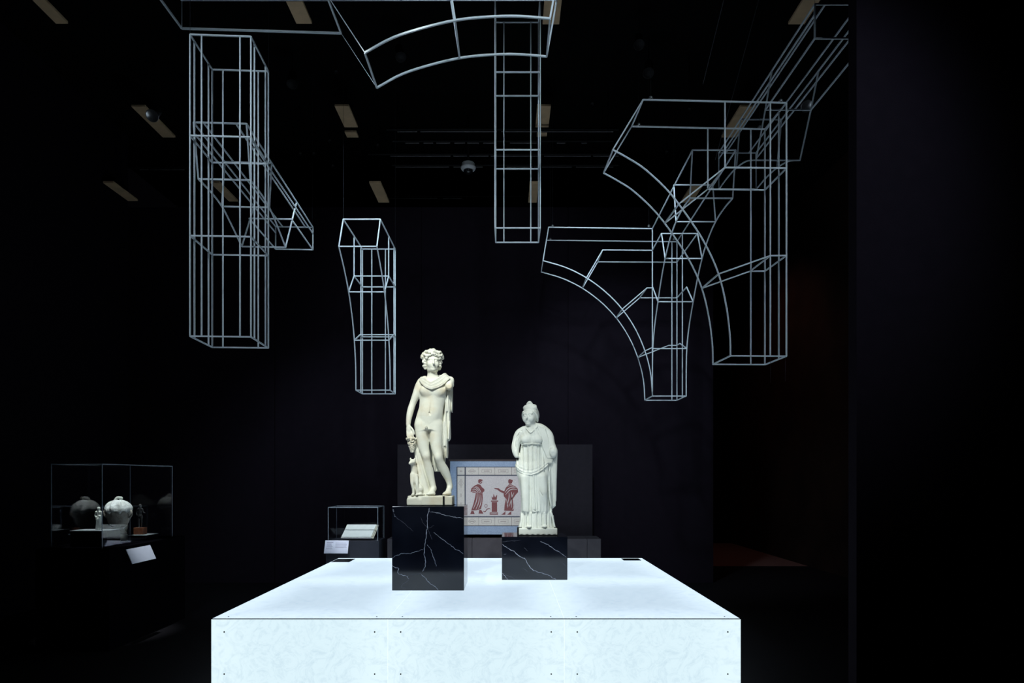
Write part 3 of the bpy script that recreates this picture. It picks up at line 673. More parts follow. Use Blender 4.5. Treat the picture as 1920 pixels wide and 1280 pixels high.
    for s in (-1, 1):
        V.ell(hd(s*.027, -.088, -.004), (.016, .012, .008), .010, '-'); V.ell(hd(s*.027, -.076, -.006), (.013, .011, .008), .005)
        V.ell(hd(s*.040, -.058, -.04), (.022, .022, .028), .025)
    V.cap(hd(-.018, -.086, -.066), hd(.018, -.086, -.066), .003, .003, .006, '-'); V.cap(hd(-.012, -.081, -.0595), hd(.012, -.081, -.0595), .0048, .0048, .006); V.cap(hd(-.009, -.080, -.0725), hd(.009, -.080, -.0725), .0052, .0052, .006)
    V.mesh('draped_body', M_statue2, woman)
    # hair, gathered up with a small knot on top
    V = Vol((-.27, -.17, 1.15), (.09, .16, 1.50), .0045)
    V.ell(hd(0, .024, .034), (.081, .095, .091), .02, rz=yaw); V.ell(hd(0, .06, .0), (.080, .07, .075), .02, rz=yaw)
    V.ell(hd(0, -.076, -.02), (.060, .05, .082), .03, '-', rz=yaw)
    for i in range(13):
        a = -1.3+2.6*i/12
        for s in (0, 1):
            r = .088+.004*s
            V.chain([hd(math.sin(a)*.074, -.058*math.cos(a)+.008, .062+.020*math.cos(a)), hd(math.sin(a)*.076, .0-.02*math.cos(a), .085+.032*math.cos(a)), hd(math.sin(a)*.05, .05, .105+.02*math.cos(a))], [.006, .0055, .005], .006)
    for s in (-1, 1): V.chain([hd(s*.062, -.05, .036), hd(s*.080, -.018, .005), hd(s*.082, .012, -.035), hd(s*.070, .04, -.06)], [.010, .013, .013, .012], .016)
    V.ell(hd(-.004, -.01, .138), (.024, .024, .022), .010); V.ell(hd(-.022, -.014, .126), (.016, .016, .016), .008); V.ell(hd(.016, -.008, .128), (.016, .016, .014), .008)
    V.mesh('hair', M_statue2, woman)
statue_woman()

# ------------------------------------------------------------------ hanging wire sculptures
RW = .0067
def wf(name, label, origin, rz=0):
    return tag(empty(name, origin, rz), label, 'wire sculpture', 'hanging white wire architecture fragments')
class Fr:
    """a frame of rods; points are (u across, v depth, h above eye level) in the frame's own turned axes"""
    def __init__(s, label, name, x, y, h, t=0, r=RW):
        s.o = (x, y); s.h0 = h; s.t = t; s.r = r
        s.e = wf(name, label, (x, y, CAMH+h), t)
    def p(s, u, v, h): return Vector((u, v, h-s.h0))
    def b(s, a, b, r=None): return bar(s.p(*a), s.p(*b), r or s.r, M_wire, s.e)
    def poly(s, pts, close=False):
        for a, b in zip(pts, pts[1:]+(pts[:1] if close else [])): s.b(a, b)
    def a(s, pts, n=6): return arc([s.p(*q) for q in pts], s.r, M_wire, s.e, n)
    def clip(s, u, v, h):
        q = s.p(u, v, h); lathe('cable_clip', [(.004, -.01), (.016, -.006), (.020, .006), (.014, .018), (.004, .024)], M_steel, s.e, 12, loc=q)
    def cable(s, u, v, h):
        bar(s.p(u, v, h), s.p(u, v, HC-.001), .0012, M_cable, s.e, 'suspension_cable')
def column(f, w_, d_, levels, fr=(.19, .82), far_only=False):
    c = [(0, 0), (w_, 0), (w_, d_), (0, d_)]
    for l in levels: f.poly([(u, v, l) for u, v in c], True)
    lo, hi = levels[0], levels[-1]
    for u, v in c: f.b((u, v, lo), (u, v, hi))
    for t in fr:
        f.b((t*w_, d_, lo), (t*w_, d_, hi))
        if not far_only:
            f.b((t*w_, 0, lo), (t*w_, 0, hi)); f.b((0, t*d_, lo), (0, t*d_, hi)); f.b((w_, t*d_, lo), (w_, t*d_, hi))
# A tall column at the left front
A = Fr('tall square wire column hanging left of the platform, lowest at the left', 'wire_column', (356.3-CX)*5.16/FPX, 5.16, 1.06, math.radians(3.2), r=.0057)
column(A, .452, .445, [1.06, 1.82, 2.576, 3.339])
for q in ((0, 0), (.452, .445)): A.cable(*q, 3.339)
# D column high in the middle
D = Fr('narrow wire column hanging high in the middle above the two statues', 'wire_column', -.143, 6.78, 2.468)
column(D, .45, .42, [2.468, 3.243, 4.013, 4.79], far_only=True)
for q in ((0, 0), (.45, .42)): D.cable(*q, 4.79)
# profile frames: same profile on a left and a right plane, joined by cross rods
def across(f, w_, pt, u0=0): f.b((u0, pt[0], pt[1]), (u0+w_, pt[0], pt[1]))
# B beam with half arch, left
tB = math.atan(.054)
B = Fr('wire beam with half arch sloping away behind the tall left wire column', 'wire_arch_beam', -2.72, 5.88, 2.394, tB)
wB = .448; L = 2.455; top = 3.049
def vB(Y): return (Y-5.88)/math.cos(tB)
tl, tr = (0, top), (vB(8.335), top); bl, br = (vB(7.342), 2.775), (vB(8.335), 2.775)
sof = [(vB(5.985), 2.607), (vB(6.27), 2.612), (vB(6.545), 2.588), (vB(6.83), 2.50), (vB(7.11), 2.394)]
for u in (0, wB):
    B.b((u, *tl), (u, *tr)); B.b((u, *bl), (u, *br)); B.b((u, *tr), (u, *br)); B.b((u, *tl), (u, *sof[0]))
    B.a([(u, *q) for q in sof]); B.b((u, vB(6.62), top), (u, *sof[2])); B.b((u, *sof[4]), (u, vB(7.56), top))
    B.b((u, 0.03, top-.085), (u, vB(8.335), top-.075))
for u in (.085, wB-.09): B.b((u, 0, top), (u, vB(8.335), top))
for q in (tl, tr, br, bl, sof[0], sof[2], sof[4], (vB(6.62), top)): across(B, wB, q)
for q in ((0, 0), (wB, vB(8.3))): B.cable(*q, top)
# C pier with arch springing, middle left
Cc = Fr('short wire pier flaring upward, hanging left of the nude statue', 'wire_pier', -1.883, 8.38, 1.06)
v = lambda Y: Y-8.38
cs = [(v(8.38), 1.06), (v(8.36), 1.36), (v(8.29), 1.655), (v(8.17), 1.92), (v(8.0), 2.1625), (v(7.54), 2.54)]
cs = [(v(8.38), 1.06), (v(8.365), 1.35), (v(8.295), 1.655), (v(8.175), 1.92), (v(8.0), 2.1625), (v(7.80), 2.35), (v(7.54), 2.54)]
fy = v(8.755); wC = .42; topC = 2.915
for u in (0, wC):
    Cc.a([(u, *q) for q in cs]); Cc.b((u, fy, 1.06), (u, fy, topC)); Cc.b((u, fy, topC), (u, v(7.74), topC)); Cc.b((u, v(7.74), topC), (u, *cs[6]))
    Cc.b((u, *cs[4]), (u, v(8.28), 2.43)); Cc.b((u, v(8.28), 2.43), (u, fy, 2.43)); Cc.b((u, v(8.28), 2.43), (u, v(8.28), topC))
    Cc.b((u, *cs[2]), (u, v(8.62), 1.79)); Cc.b((u, v(8.62), 1.79), (u, fy, 1.79)); Cc.b((u, 0, 1.06), (u, fy, 1.06)); Cc.b((u, v(8.66), 1.06), (u, v(8.66), topC))
for q in (cs[0], cs[2], cs[4], cs[6], (v(7.74), topC), (fy, topC), (v(8.28), 2.43), (fy, 2.43), (v(8.62), 1.79), (fy, 1.79), (fy, 1.06)): across(Cc, wC, q)
for t in (.285, .70): Cc.b((t*wC, fy, 1.06), (t*wC, fy, topC))
for q in ((0, v(7.74)), (wC, fy)): Cc.cable(*q, topC)
# EF wide arch at the top
E = Fr('wide wire arch with flat left arm hanging at the top edge above the middle', 'wire_arch', 0, 5.0, 3.11, r=.0072)
def pe(px, py, Y): q = P(px, py, Y); return (q.x, q.y-5.0, q.z-CAMH)
arc2 = [(706.5, 164.5), (754.6, 138.6), (811.9, 120.3), (861.8, 108.8), (903.5, 103.8), (949.3, 101.5), (983.7, 102.4), (1025, 105.9)]
fa = [pe(a, b, 5.45) for a, b in arc2]; na = [(x, 0, z) for x, y, z in fa]
E.a(fa, 4); E.a(na, 4)
hE0, hE1, hT = 3.575, 3.537, 3.80
e0, e1 = pe(341, 54, 5.45), pe(639.5, 62.8, 5.45); xe0, xe1 = e0[0], e1[0]
rt = (fa[-1][0]+.08, hT); jt = (fa[3][0]-.07, hT)
for vv in (0, .45):
    z = [(x, vv, y) for x, y in ((fa[0][0], fa[0][2]), (xe1, hE1), (xe0, hE0), (xe0, hT), rt, (fa[-1][0], fa[-1][2]))]
    thin = .0024 if vv else .0034
    E.b(z[0], z[1], thin); E.b(z[1], z[2]); E.b(z[2], z[3], thin); E.b(z[3], z[4], .004); E.b(z[4], z[5]); E.b((jt[0], vv, jt[1]), (fa[3][0], vv, fa[3][2]))
for x, hh in ((fa[0][0], fa[0][2]), (fa[3][0], fa[3][2]), (fa[-1][0], fa[-1][2]), (xe1, hE1), (xe0, hE0), (xe0, hT), rt, jt): E.b((x, 0, hh), (x, .45, hh))
for q in ((xe0, 0), (xe0, .45), (rt[0], 0), (rt[0], .45)): E.cable(*q, hT)
# G corner pier with two arches, right rear
Gx0, Gx1, Gn, Gf = 1.885, 2.332, 9.0, 9.5
G = Fr('wire corner pier with two springing arches hanging right of the draped statue', 'wire_arch_pier', Gx0, Gn, 1.06)
g = lambda X, Y, h: (X-Gx0, Y-Gn, h)
AL = [(.443, 2.845), (.74, 2.755), (1.016, 2.618), (1.27, 2.43), (1.487, 2.205), (1.66, 1.945), (1.787, 1.655), (1.862, 1.36), (1.887, 1.06)]
for Y in (Gn, Gf):
    G.a([g(x, Y, h) for x, h in AL]); G.b(g(.518, Y, 3.285), g(.443, Y, 2.845))
    xe = Gx0 if Y == Gn else Gx1
    G.b(g(.518, Y, 3.285), g(xe, Y, 3.265)); G.poly([g(*AL[2][:1], Y, AL[2][1]), g(1.23, Y, 2.985), g(xe, Y, 2.98)])
    G.poly([g(AL[4][0], Y, AL[4][1]), g(1.814, Y, 2.485), g(xe, Y, 2.485)])
G.poly([g(AL[6][0], Gf, AL[6][1]), g(2.218, Gf, 1.824), g(Gx1, Gf, 1.824)]); G.b(g(AL[6][0], Gn, AL[6][1]), g(Gx0, Gn, 1.70))
for x, h in (AL[0], AL[2], AL[4], AL[6], (.518, 3.285), (1.23, 2.985), (1.814, 2.485)): G.b(g(x, Gn, h), g(x, Gf, h))
AN = [(9.0, 1.06), (9.0, 1.38), (8.97, 1.68), (8.85, 1.96), (8.66, 2.216), (8.47, 2.44), (8.26, 2.636), (8.0, 2.79), (7.72, 2.88), (7.43, 2.91), (7.13, 2.905)]
for X in (Gx0, Gx1):
    G.a([g(X, y, h) for y, h in AN]); ye = Gn if X == Gx0 else Gf
    G.b(g(X, 7.03, 3.36), g(X, ye, 3.265)); G.b(g(X, 7.03, 3.36), g(X, *AN[10])); G.b(g(X, 7.824, 3.34), g(X, *AN[8]))
    G.poly([g(X, *AN[6]), g(X, 8.46, 3.01), g(X, ye, 2.98)]); G.b(g(X, *AN[4]), g(X, 8.98, 2.49))
G.b(g(Gx1, 8.98, 2.49), g(Gx1, Gf, 2.485)); G.poly([g(Gx1, *AN[2]), g(Gx1, 9.33, 1.818), g(Gx1, Gf, 1.824)])
for y, h in (AN[0], AN[2], AN[4], AN[6], AN[8], AN[10], (7.03, 3.36), (7.824, 3.34), (8.46, 3.01)): G.b(g(Gx0, y, h), g(Gx1, y, h))
G.b(g(Gx0, Gf, 1.06), g(Gx1, Gf, 1.06))
for X in (Gx0, Gx1): G.b(g(X, Gn, 1.06), g(X, Gf, 1.06))
for X, Y in ((Gx0, Gn), (Gx1, Gf), (2.262, Gf), (2.332, 9.2)): G.b(g(X, Y, 1.06), g(X, Y, 3.265))
for X, Y in ((.57, Gn), (1.84, Gn), (.57, Gf), (2.29, Gf)): G.clip(*g(X, Y, 3.295)); G.cable(*g(X, Y, 3.30))
# H large column with arch, right front
Hh = Fr('large wire column with a wide arch reaching left, hanging at the right', 'wire_arch_column', 1.924, 5.94, 1.05, math.radians(2.3), r=.0062)
dH = .452; wH = .495; tH = 3.26
HA = [(-1.03, 2.822), (-.885, 2.745), (-.74, 2.651), (-.538, 2.463), (-.352, 2.221), (-.215, 2.005), (-.105, 1.760), (-.038, 1.487), (-.005, 1.23), (0, 1.05)]
for vv in (0, dH):
    q = lambda s, h: (s, vv, h)
    Hh.a([q(*a) for a in HA]); Hh.b(q(-.767, tH), q(*HA[0])); Hh.b(q(-.767, tH), q(wH, tH))
    Hh.poly([q(-.457, 2.36), q(-.049, 2.687), q(wH, 2.69)]); Hh.poly([q(*HA[6]), q(.352, 1.925), q(wH, 1.928)])
    Hh.b(q(0, 1.05), q(wH, 1.05)); Hh.b(q(wH, 1.05), q(wH, tH)); Hh.b(q(.352 if vv == 0 else .36, 1.05), q(.352 if vv == 0 else .36, tH)); Hh.b(q(-.049, 2.687), q(-.049, tH))
for s, h in (HA[0], (-.767, tH), (wH, tH), (-.457, 2.36), (-.049, 2.687), (wH, 2.69), HA[6], (.352, 1.925), (wH, 1.928), (0, 1.05), (wH, 1.05)): Hh.b((s, 0, h), (s, dH, h))
Hh.b((wH, .15, 1.05), (wH, .15, tH))
for s in (-.70, .445):
    for vv in (0, dH): Hh.clip(s, vv, tH+.01); Hh.cable(s, vv, tH+.02)
for s, l in ((.355, .23), (wH-.01, .22)): bar(Hh.p(s, 0, 1.05), Hh.p(s, 0, 1.05-l), .001, M_cable, Hh.e, 'cable_tail')
# I beam with half arch at the upper right
I_ = Fr('long wire beam with half arch running toward the viewer behind the right wall edge', 'wire_arch_beam', 2.515, 5.62, 3.224)
wI = .448; iv = lambda Y: Y-5.62; tI = 3.885
si = [(8.19, 3.446), (7.87, 3.445), (7.56, 3.415), (7.25, 3.345), (6.96, 3.224)]
for u in (0, wI):
    I_.b((u, 0, tI), (u, iv(8.2), tI)); I_.b((u, iv(8.2), tI), (u, iv(8.19), 3.446)); I_.a([(u, iv(y), h) for y, h in si])
    I_.poly([(u, iv(6.96), 3.224), (u, iv(6.707), 3.60), (u, iv(6.54), tI)]); I_.b((u, iv(6.707), 3.60), (u, 0, 3.605)); I_.b((u, 0, 3.605), (u, 0, tI))
    I_.b((u, iv(7.43), tI), (u, iv(7.56), 3.415)); I_.b((u, 0, tI-.085), (u, iv(8.2), tI-.07))
for u in (.085, wI-.085): I_.b((u, 0, tI), (u, iv(8.2), tI))
for y, h in ((5.62, tI), (8.2, tI), (8.19, 3.446), (7.56, 3.415), (6.96, 3.224), (6.707, 3.60), (5.62, 3.605), (7.43, tI)): across(I_, wI, (iv(y), h))
for q in ((0, 0), (wI, iv(8.2))): I_.cable(*q, tI)

# ------------------------------------------------------------------ board, bench and mosaic behind the platform
YB = 10.1
a, b = P(745, 833, YB), P(1111, 1050, YB)
tag(box('backing_board', (-(b.x-a.x)/2, 0, 0), ((b.x-a.x)/2, .08, a.z), M_board, bevel=.004, loc=((a.x+b.x)/2, YB, 0)), 'broad charcoal board standing upright behind the framed mosaic', 'board')
YN = 9.55
a, b = P(726, 1010, YN), P(1127, 1050, YN)
t = tag(empty('display_bench', ((a.x+b.x)/2, YN, 0)), 'long low dark grey bench in front of the charcoal board', 'bench')
hw = (b.x-a.x)/2; js = [-hw, -hw+.62, hw-.19-.0, hw]
js = [-hw, (885-926.5)*YN/FPX, (1101-926.5)*YN/FPX, hw]
for x0, x1 in zip(js[:-1], js[1:]): box('bench_panel', (x0+.002, 0, 0), (x1-.002, .50, a.z), M_plinth, t, bevel=.003)
BZ = a.z
# framed mosaic standing on the bench
YM = 9.72; SM = YM/FPX
def mo(zx, zy): px, py = 720+zx/4.267, 820+zy/4.267; return ((px-927.4)*SM, (1003-py)*SM)
mz = tag(empty('framed_mosaic', ((927.4-CX)*SM, YM, BZ+.0005)), 'framed pale mosaic with two red-brown robed figures beside an altar', 'mosaic')
dz = mo(0, 0)[1]-mo(0, 0)[1]
zoff = (CAMH+(CY-1003)*SM)-(BZ+.0005)            # picture row 1003 relative to bench top
M_mground = mat('pale_mosaic', (.56, .53, .54), .8, noise=(120, (.44, .41, .43), .35, .7), bump=(220, .2))
M_mband = mat('cream_mosaic_band', (.58, .55, .52), .8, noise=(120, (.47, .44, .42), .35, .7))
M_mblue = mat('blue_grey_mosaic', (.22, .29, .42), .8, noise=(60, (.28, .36, .50), .35, .7))
M_mdark = mat('slate_mosaic_line', (.05, .06, .09), .8, noise=(60, (.07, .08, .11), .35, .7))
M_mred = mat('red_brown_mosaic', (.20, .065, .07), .8, noise=(90, (.14, .045, .05), .35, .7))
M_mframe = mat('dark_wood_frame', (.045, .03, .03), .6, noise=(20, (.03, .02, .02), .3, .7))
SYM = 885
def rect(name, x0, y0, x1, y1, m, d0, d1, parent=mz):
    (xa, za), (xb, zb) = mo(x0, y0), mo(x1, y1)
    return box(name, (min(xa, xb), d0, min(za, zb)+zoff), (max(xa, xb), d1, max(za, zb)+zoff), m, parent)
RX = lambda x: 2*SYM-x
back = rect('backing_slab', 526, 186, RX(526), 776, M_mframe, .0, .05)
rect('frame_lip', 520, 176, RX(520), 188, M_mframe, -.015, .05)
fb = .006
for x0, y0, x1, y1 in ((530, 190, RX(530), 233), (530, 709, RX(530), 774), (530, 233, 580, 709), (RX(580), 233, RX(530), 709)): rect('blue_border', x0, y0, x1, y1, M_mblue, -.012, 0)
for x0, y0, x1, y1 in ((580, 233, RX(580), 239), (580, 702, RX(580), 709), (580, 239, 587, 702), (RX(587), 239, RX(580), 702), (587, 298, RX(587), 306), (587, 629, RX(587), 637), (646, 239, 654, 702), (RX(654), 239, RX(646), 702)):
    rect('slate_line', x0, y0, x1, y1, M_mdark, -.0125, 0)
rect('scene_field', 654, 306, RX(654), 629, M_mground, -.011, 0)
cells = []
xsb = [654, 756, 887, 1022, RX(654)]
for x0, x1 in zip(xsb[:-1], xsb[1:]): cells += [(x0, 239, x1, 298), (x0, 637, x1, 702)]
ysb = [306, 424, 498, 560, 629]
for y0, y1 in zip(ysb[:-1], ysb[1:]): cells += [(587, y0, 646, y1), (RX(646), y0, RX(587), y1)]
for x in (587, RX(646)): cells += [(x, 239, x+59, 298), (x, 637, x+59, 702)]
def outline(pts, wd, d, m, parent):              # thin inlaid line
    for (xa, ya), (xb, yb) in zip(pts, pts[1:]+(pts[:1] if len(pts) > 2 else [])):
        a = Vector(mo(xa, ya)); b = Vector(mo(xb, yb)); n = (b-a).normalized(); n = Vector((-n.y, n.x))*wd/2
        q = [a+n, b+n, b-n, a-n]
        pydata('inlay_line', [(p.x, d, p.y+zoff) for p in q]+[(p.x, d+.002, p.y+zoff) for p in q], [(0, 1, 2, 3), (7, 6, 5, 4), (0, 4, 5, 1), (1, 5, 6, 2), (2, 6, 7, 3), (3, 7, 4, 0)], m, parent)
M_inlay = mat('grey_inlay', (.22, .19, .19), .8, noise=(60, (.28, .25, .24), .3, .7))
for i, (x0, y0, x1, y1) in enumerate(cells):
    c = rect('border_tile', x0+1, y0, x1-1, y1, M_mband, -.0112, 0); cx, cy = (x0+x1)/2, (y0+y1)/2; hx, hy = (x1-x0)/2, (y1-y0)/2
    if max(hx, hy) > 40 and (hx < 60 or hy > hx) and i % 4 in (0, 1):
        outline([(cx-hx*.6, cy), (cx, cy-hy*.6), (cx+hx*.6, cy), (cx, cy+hy*.6)], .004, -.0118, M_inlay, c)
    elif max(hx, hy) > 40: outline([(cx-hx*.58, cy-hy*.42), (cx+hx*.58, cy-hy*.42), (cx+hx*.58, cy+hy*.42), (cx-hx*.58, cy+hy*.42)], .004, -.0118, M_inlay, c)
    if hx >= hy: outline([(cx-hx*.35, cy), (cx+hx*.35, cy)], .010, -.0118, M_inlay, c)
    else: outline([(cx, cy-hy*.35), (cx, cy+hy*.35)], .008, -.0118, M_inlay, c)
def shape(bm, pts, d0, d1):
    vs = []
    for d in (d0, d1): vs.append([bm.verts.new((mo(x, y)[0], d, mo(x, y)[1]+zoff)) for x, y in pts])
    n = len(pts)
    for tri in tessellate_polygon([[Vector((x, y, 0)) for x, y in pts]]):
        bm.faces.new([vs[0][k] for k in tri]); bm.faces.new([vs[1][k] for k in tri[::-1]])
    for i in range(n): bm.faces.new((vs[0][i], vs[1][i], vs[1][(i+1) % n], vs[0][(i+1) % n]))
def circ(cx, cy, rx, ry=None, n=14): ry = ry or rx; return [(cx+rx*math.cos(2*math.pi*k/n), cy+ry*math.sin(2*math.pi*k/n)) for k in range(n)]
def figure(name, polys, folds):
    bm = bmesh.new()
    for i, p in enumerate(polys): shape(bm, p, -.0116-.0001*i, -.005)
    o = bmobj(name, bm, M_mred, mz)
    bm = bmesh.new()
    for pl, wd in folds:
        q = catmull([Vector((x, y, 0)) for x, y in pl], 4); L_ = []; R_ = []; n = len(q)
        for i, p in enumerate(q):
            d = (q[min(i+1, n-1)]-q[max(i-1, 0)]).normalized(); ww = wd/2*(.3+.7*math.sin(math.pi*(i+.5)/n))
            L_.append((p.x-d.y*ww, p.y+d.x*ww)); R_.append((p.x+d.y*ww, p.y-d.x*ww))
        for i in range(n-1): shape(bm, [L_[i], L_[i+1], R_[i+1], R_[i]], -.0127, -.0112)
    if folds: bmobj('fold_lines', bm, M_mground, o)
    return o
figure('robed_figure', [circ(770, 352, 17, 18), [(752, 340), (765, 332), (788, 336), (790, 345), (760, 352)],
    [(752, 372), (728, 382), (700, 405), (693, 432), (712, 440), (735, 441), (728, 480), (716, 530), (698, 583), (735, 582), (776, 572), (786, 530), (791, 480), (788, 442), (804, 428), (803, 412), (785, 398), (772, 378)],
    [(690, 612), (726, 612), (718, 588), (700, 586)], [(757, 608), (796, 608), (778, 578), (762, 578)]],
    [([(705, 420), (725, 412), (745, 425), (755, 445)], 5), ([(712, 405), (735, 402), (755, 420), (768, 445)], 5), ([(728, 392), (750, 398), (770, 425), (778, 450)], 5), ([(745, 440), (742, 500), (715, 570)], 6), ([(760, 450), (760, 510), (735, 575)], 6), ([(775, 455), (775, 520), (756, 572)], 6), ([(702, 432), (722, 428), (742, 440)], 5), ([(765, 365), (790, 345)], 4)])
figure('robed_figure', [circ(1010, 353, 17, 18), [(992, 340), (1005, 332), (1028, 338), (1032, 352), (1000, 348)],
    [(1000, 374), (975, 400), (957, 440), (958, 468), (975, 490), (965, 540), (961, 585), (1036, 587), (1041, 540), (1030, 492), (1052, 460), (1073, 436), (1070, 410), (1050, 390), (1022, 376)],
    [(962, 448), (932, 436), (905, 416), (884, 410), (884, 404), (918, 406), (935, 420), (966, 430)],
    [(938, 617), (971, 617), (972, 588), (962, 598)], [(984, 617), (1019, 617), (1018, 588), (1006, 598)]],
    [([(968, 440), (990, 412), (1020, 398), (1055, 402)], 6), ([(972, 458), (1000, 425), (1030, 412), (1066, 415)], 6), ([(985, 390), (1015, 385), (1045, 392)], 5), ([(1000, 440), (1000, 480), (985, 545)], 6), ([(1020, 435), (1022, 480), (1002, 550)], 6), ([(1040, 440), (1020, 490), (1020, 560)], 6), ([(978, 490), (990, 540), (988, 560)], 5), ([(1033, 500), (1036, 560), (1025, 575)], 5)])
figure('altar', [[(856, 503), (914, 503), (914, 514), (856, 514)], [(862, 516), (905, 516), (905, 594), (862, 594)], [(846, 598), (912, 598), (912, 617), (846, 617)],
    [(866, 498), (860, 470), (872, 482), (878, 448), (888, 478), (906, 455), (902, 498)]], [([(850, 606), (910, 606)], 4)])
figure('fillet_ring', [circ(816, 546, 12, 15)], [])
bm = bmesh.new(); shape(bm, circ(816, 546, 8, 11), -.0127, -.0112); bmobj('ring_hole', bm, M_mground, mz)
figure('serpent_mark', [[(792, 585), (800, 597), (815, 592), (825, 576), (845, 570), (850, 578), (852, 570), (842, 564), (822, 570), (812, 586), (802, 590)]], [])

# ------------------------------------------------------------------ glass cases
def case(name, label, lo, hi, zb, zt, m_base, base_lo, base_hi, back=True):
    """glass hood on a solid base; lo/hi are (x, y) corners"""
    cx, cy = (lo[0]+hi[0])/2, (lo[1]+hi[1])/2
    t = tag(empty(name, (cx, cy, 0)), label, 'display case', 'glass display cases')
    hx, hy = (hi[0]-lo[0])/2, (hi[1]-lo[1])/2
    box('case_base', (base_lo[0]-cx, base_lo[1]-cy, 0), (base_hi[0]-cx, base_hi[1]-cy, zb), m_base, t, bevel=.004)
    th = .008
    def pane(a, b): box('glass_pane', a, b, M_glass, t)
    pane((-hx+th, -hy, zb), (hx-th, -hy+th, zt-th)); pane((-hx+th, hy-th, zb), (hx-th, hy, zt-th))
    pane((-hx, -hy, zb), (-hx+th, hy, zt-th)); pane((hx-th, -hy, zb), (hx, hy, zt-th)); pane((-hx, -hy, zt-th), (hx, hy, zt))
    for x in (-hx, hx):
        for y in (-hy, hy): box('corner_edge', (x-.0032, y-.0032, zb), (x+.0032, y+.0032, zt), M_edge, t)
    for y in (-hy, hy): box('top_edge', (-hx, y-.004, zt-.004), (hx, y+.004, zt+.005), M_edge, t)
    for x in (-hx, hx): box('top_edge', (x-.004, -hy, zt-.004), (x+.004, hy, zt+.005), M_edge, t)
    return t
# small case with the open book
Y = 9.45; S = Y/FPX; xa, xb = (615.5-CX)*S, (708.5-CX)*S; dp = .46
zt = CAMH+(CY-951)*S; zb = CAMH+(CY-1013.5)*S
case('book_case', 'small glass case on a navy base holding an open book', (xa, Y), (xb, Y+dp), zb, zt, M_case, (xa-.03, Y-.02), (xb+.02, Y+dp+.02))
bk = tag(empty('open_book', ((xa+xb)/2+.03, Y+.10, zb)), 'open book with blank white pages lying tilted in the small glass case', 'book')
tilt = math.radians(40)
M_page = mat('book_paper', (.82, .85, .82), .8, noise=(20, (.75, .78, .76), .35, .7), bump=(90, .1))
M_cover = mat('book_cover', (.55, .52, .42), .7, noise=(20, (.42, .40, .32), .35, .7))
cr = empty('cradle_pivot'); bpy.data.objects.remove(cr)
def slab(name, x0, x1, y0, y1, z0, z1, m, rot=(tilt, 0, 0), shear=0, loc=(0, 0, .03), parent=bk):
    bm = bmesh.new(); add_box(bm, (x0, y0, z0), (x1, y1, z1), .002)
    for vv in bm.verts: vv.co.x += shear*(vv.co.y-y0)
    return bmobj(name, bm, m, parent, loc=loc, rot=rot)
slab('cradle', -.20, .20, .0, .26, -.018, -.004, M_blackmetal, shear=.12)
slab('cover', -.225, .235, -.01, .265, -.004, .0015, M_cover, shear=.14)
slab('page_block', -.215, .20, 0, .25, .0015, .022, M_page, shear=.16)
slab('page_block', .203, .222, .02, .235, .0015, .012, M_cover, shear=.16)
slab('front_lip', -.22, .21, -.02, -.011, -.004, .02, M_white, shear=0)
box('cradle_foot', (-.15, .06, 0), (.17, .20, .055), M_blackmetal, bk)
def card(label, corners, nlines, loc_off):
    """tilted caption card on a short post; corners as seen (four points with depth)"""
    q = [Vector(c) for c in corners]; ctr = sum(q, Vector())/4
    t = tag(empty('caption_card', ctr), label, 'sign', 'caption cards')
    u = ((q[1]-q[0])+(q[2]-q[3]))/2; v_ = ((q[3]-q[0])+(q[2]-q[1]))/2; n = u.cross(v_).normalized()
    if n.y > 0: n = -n
    vs = [p-ctr for p in q]; bot = [p-n*.006 for p in vs]
    pydata('card_plate', vs+bot, [(0, 1, 2, 3), (7, 6, 5, 4), (0, 4, 5, 1), (1, 5, 6, 2), (2, 6, 7, 3), (3, 7, 4, 0)], M_card, t)
    for (a0, b0, a1_, b1) in nlines:               # rows of illegible small print
        pt = lambda a_, b_: vs[0]+u*a_+v_*b_+n*.0008
        pydata('print_line', [pt(a0, b0), pt(a1_, b0), pt(a1_, b1), pt(a0, b1)]+[pt(a0, b0)-n*.001, pt(a1_, b0)-n*.001, pt(a1_, b1)-n*.001, pt(a0, b1)-n*.001],
               [(0, 1, 2, 3), (7, 6, 5, 4), (0, 4, 5, 1), (1, 5, 6, 2), (2, 6, 7, 3), (3, 7, 4, 0)], M_ink, t)
    return t, ctr
lines = [(.07, .14, .35, .20), (.07, .26, .28, .32)]+[(.07, .40+.085*i, .34 if i % 2 else .30, .43+.085*i) for i in range(4)]+[(.45, .20+.08*i, .93 if i % 3 else .90, .225+.08*i) for i in range(5)]
t, ctr = card('white caption card sloping in front of the open book case', [P(610, 1012.6, Y-.03), P(654, 1012.8, Y-.03), P(652, 1037, Y-.16), P(607.3, 1036.8, Y-.16)], lines, 0)
box('card_bracket', (-.10, -.01, -.05), (.10, .1, -.012), M_blackmetal, t)
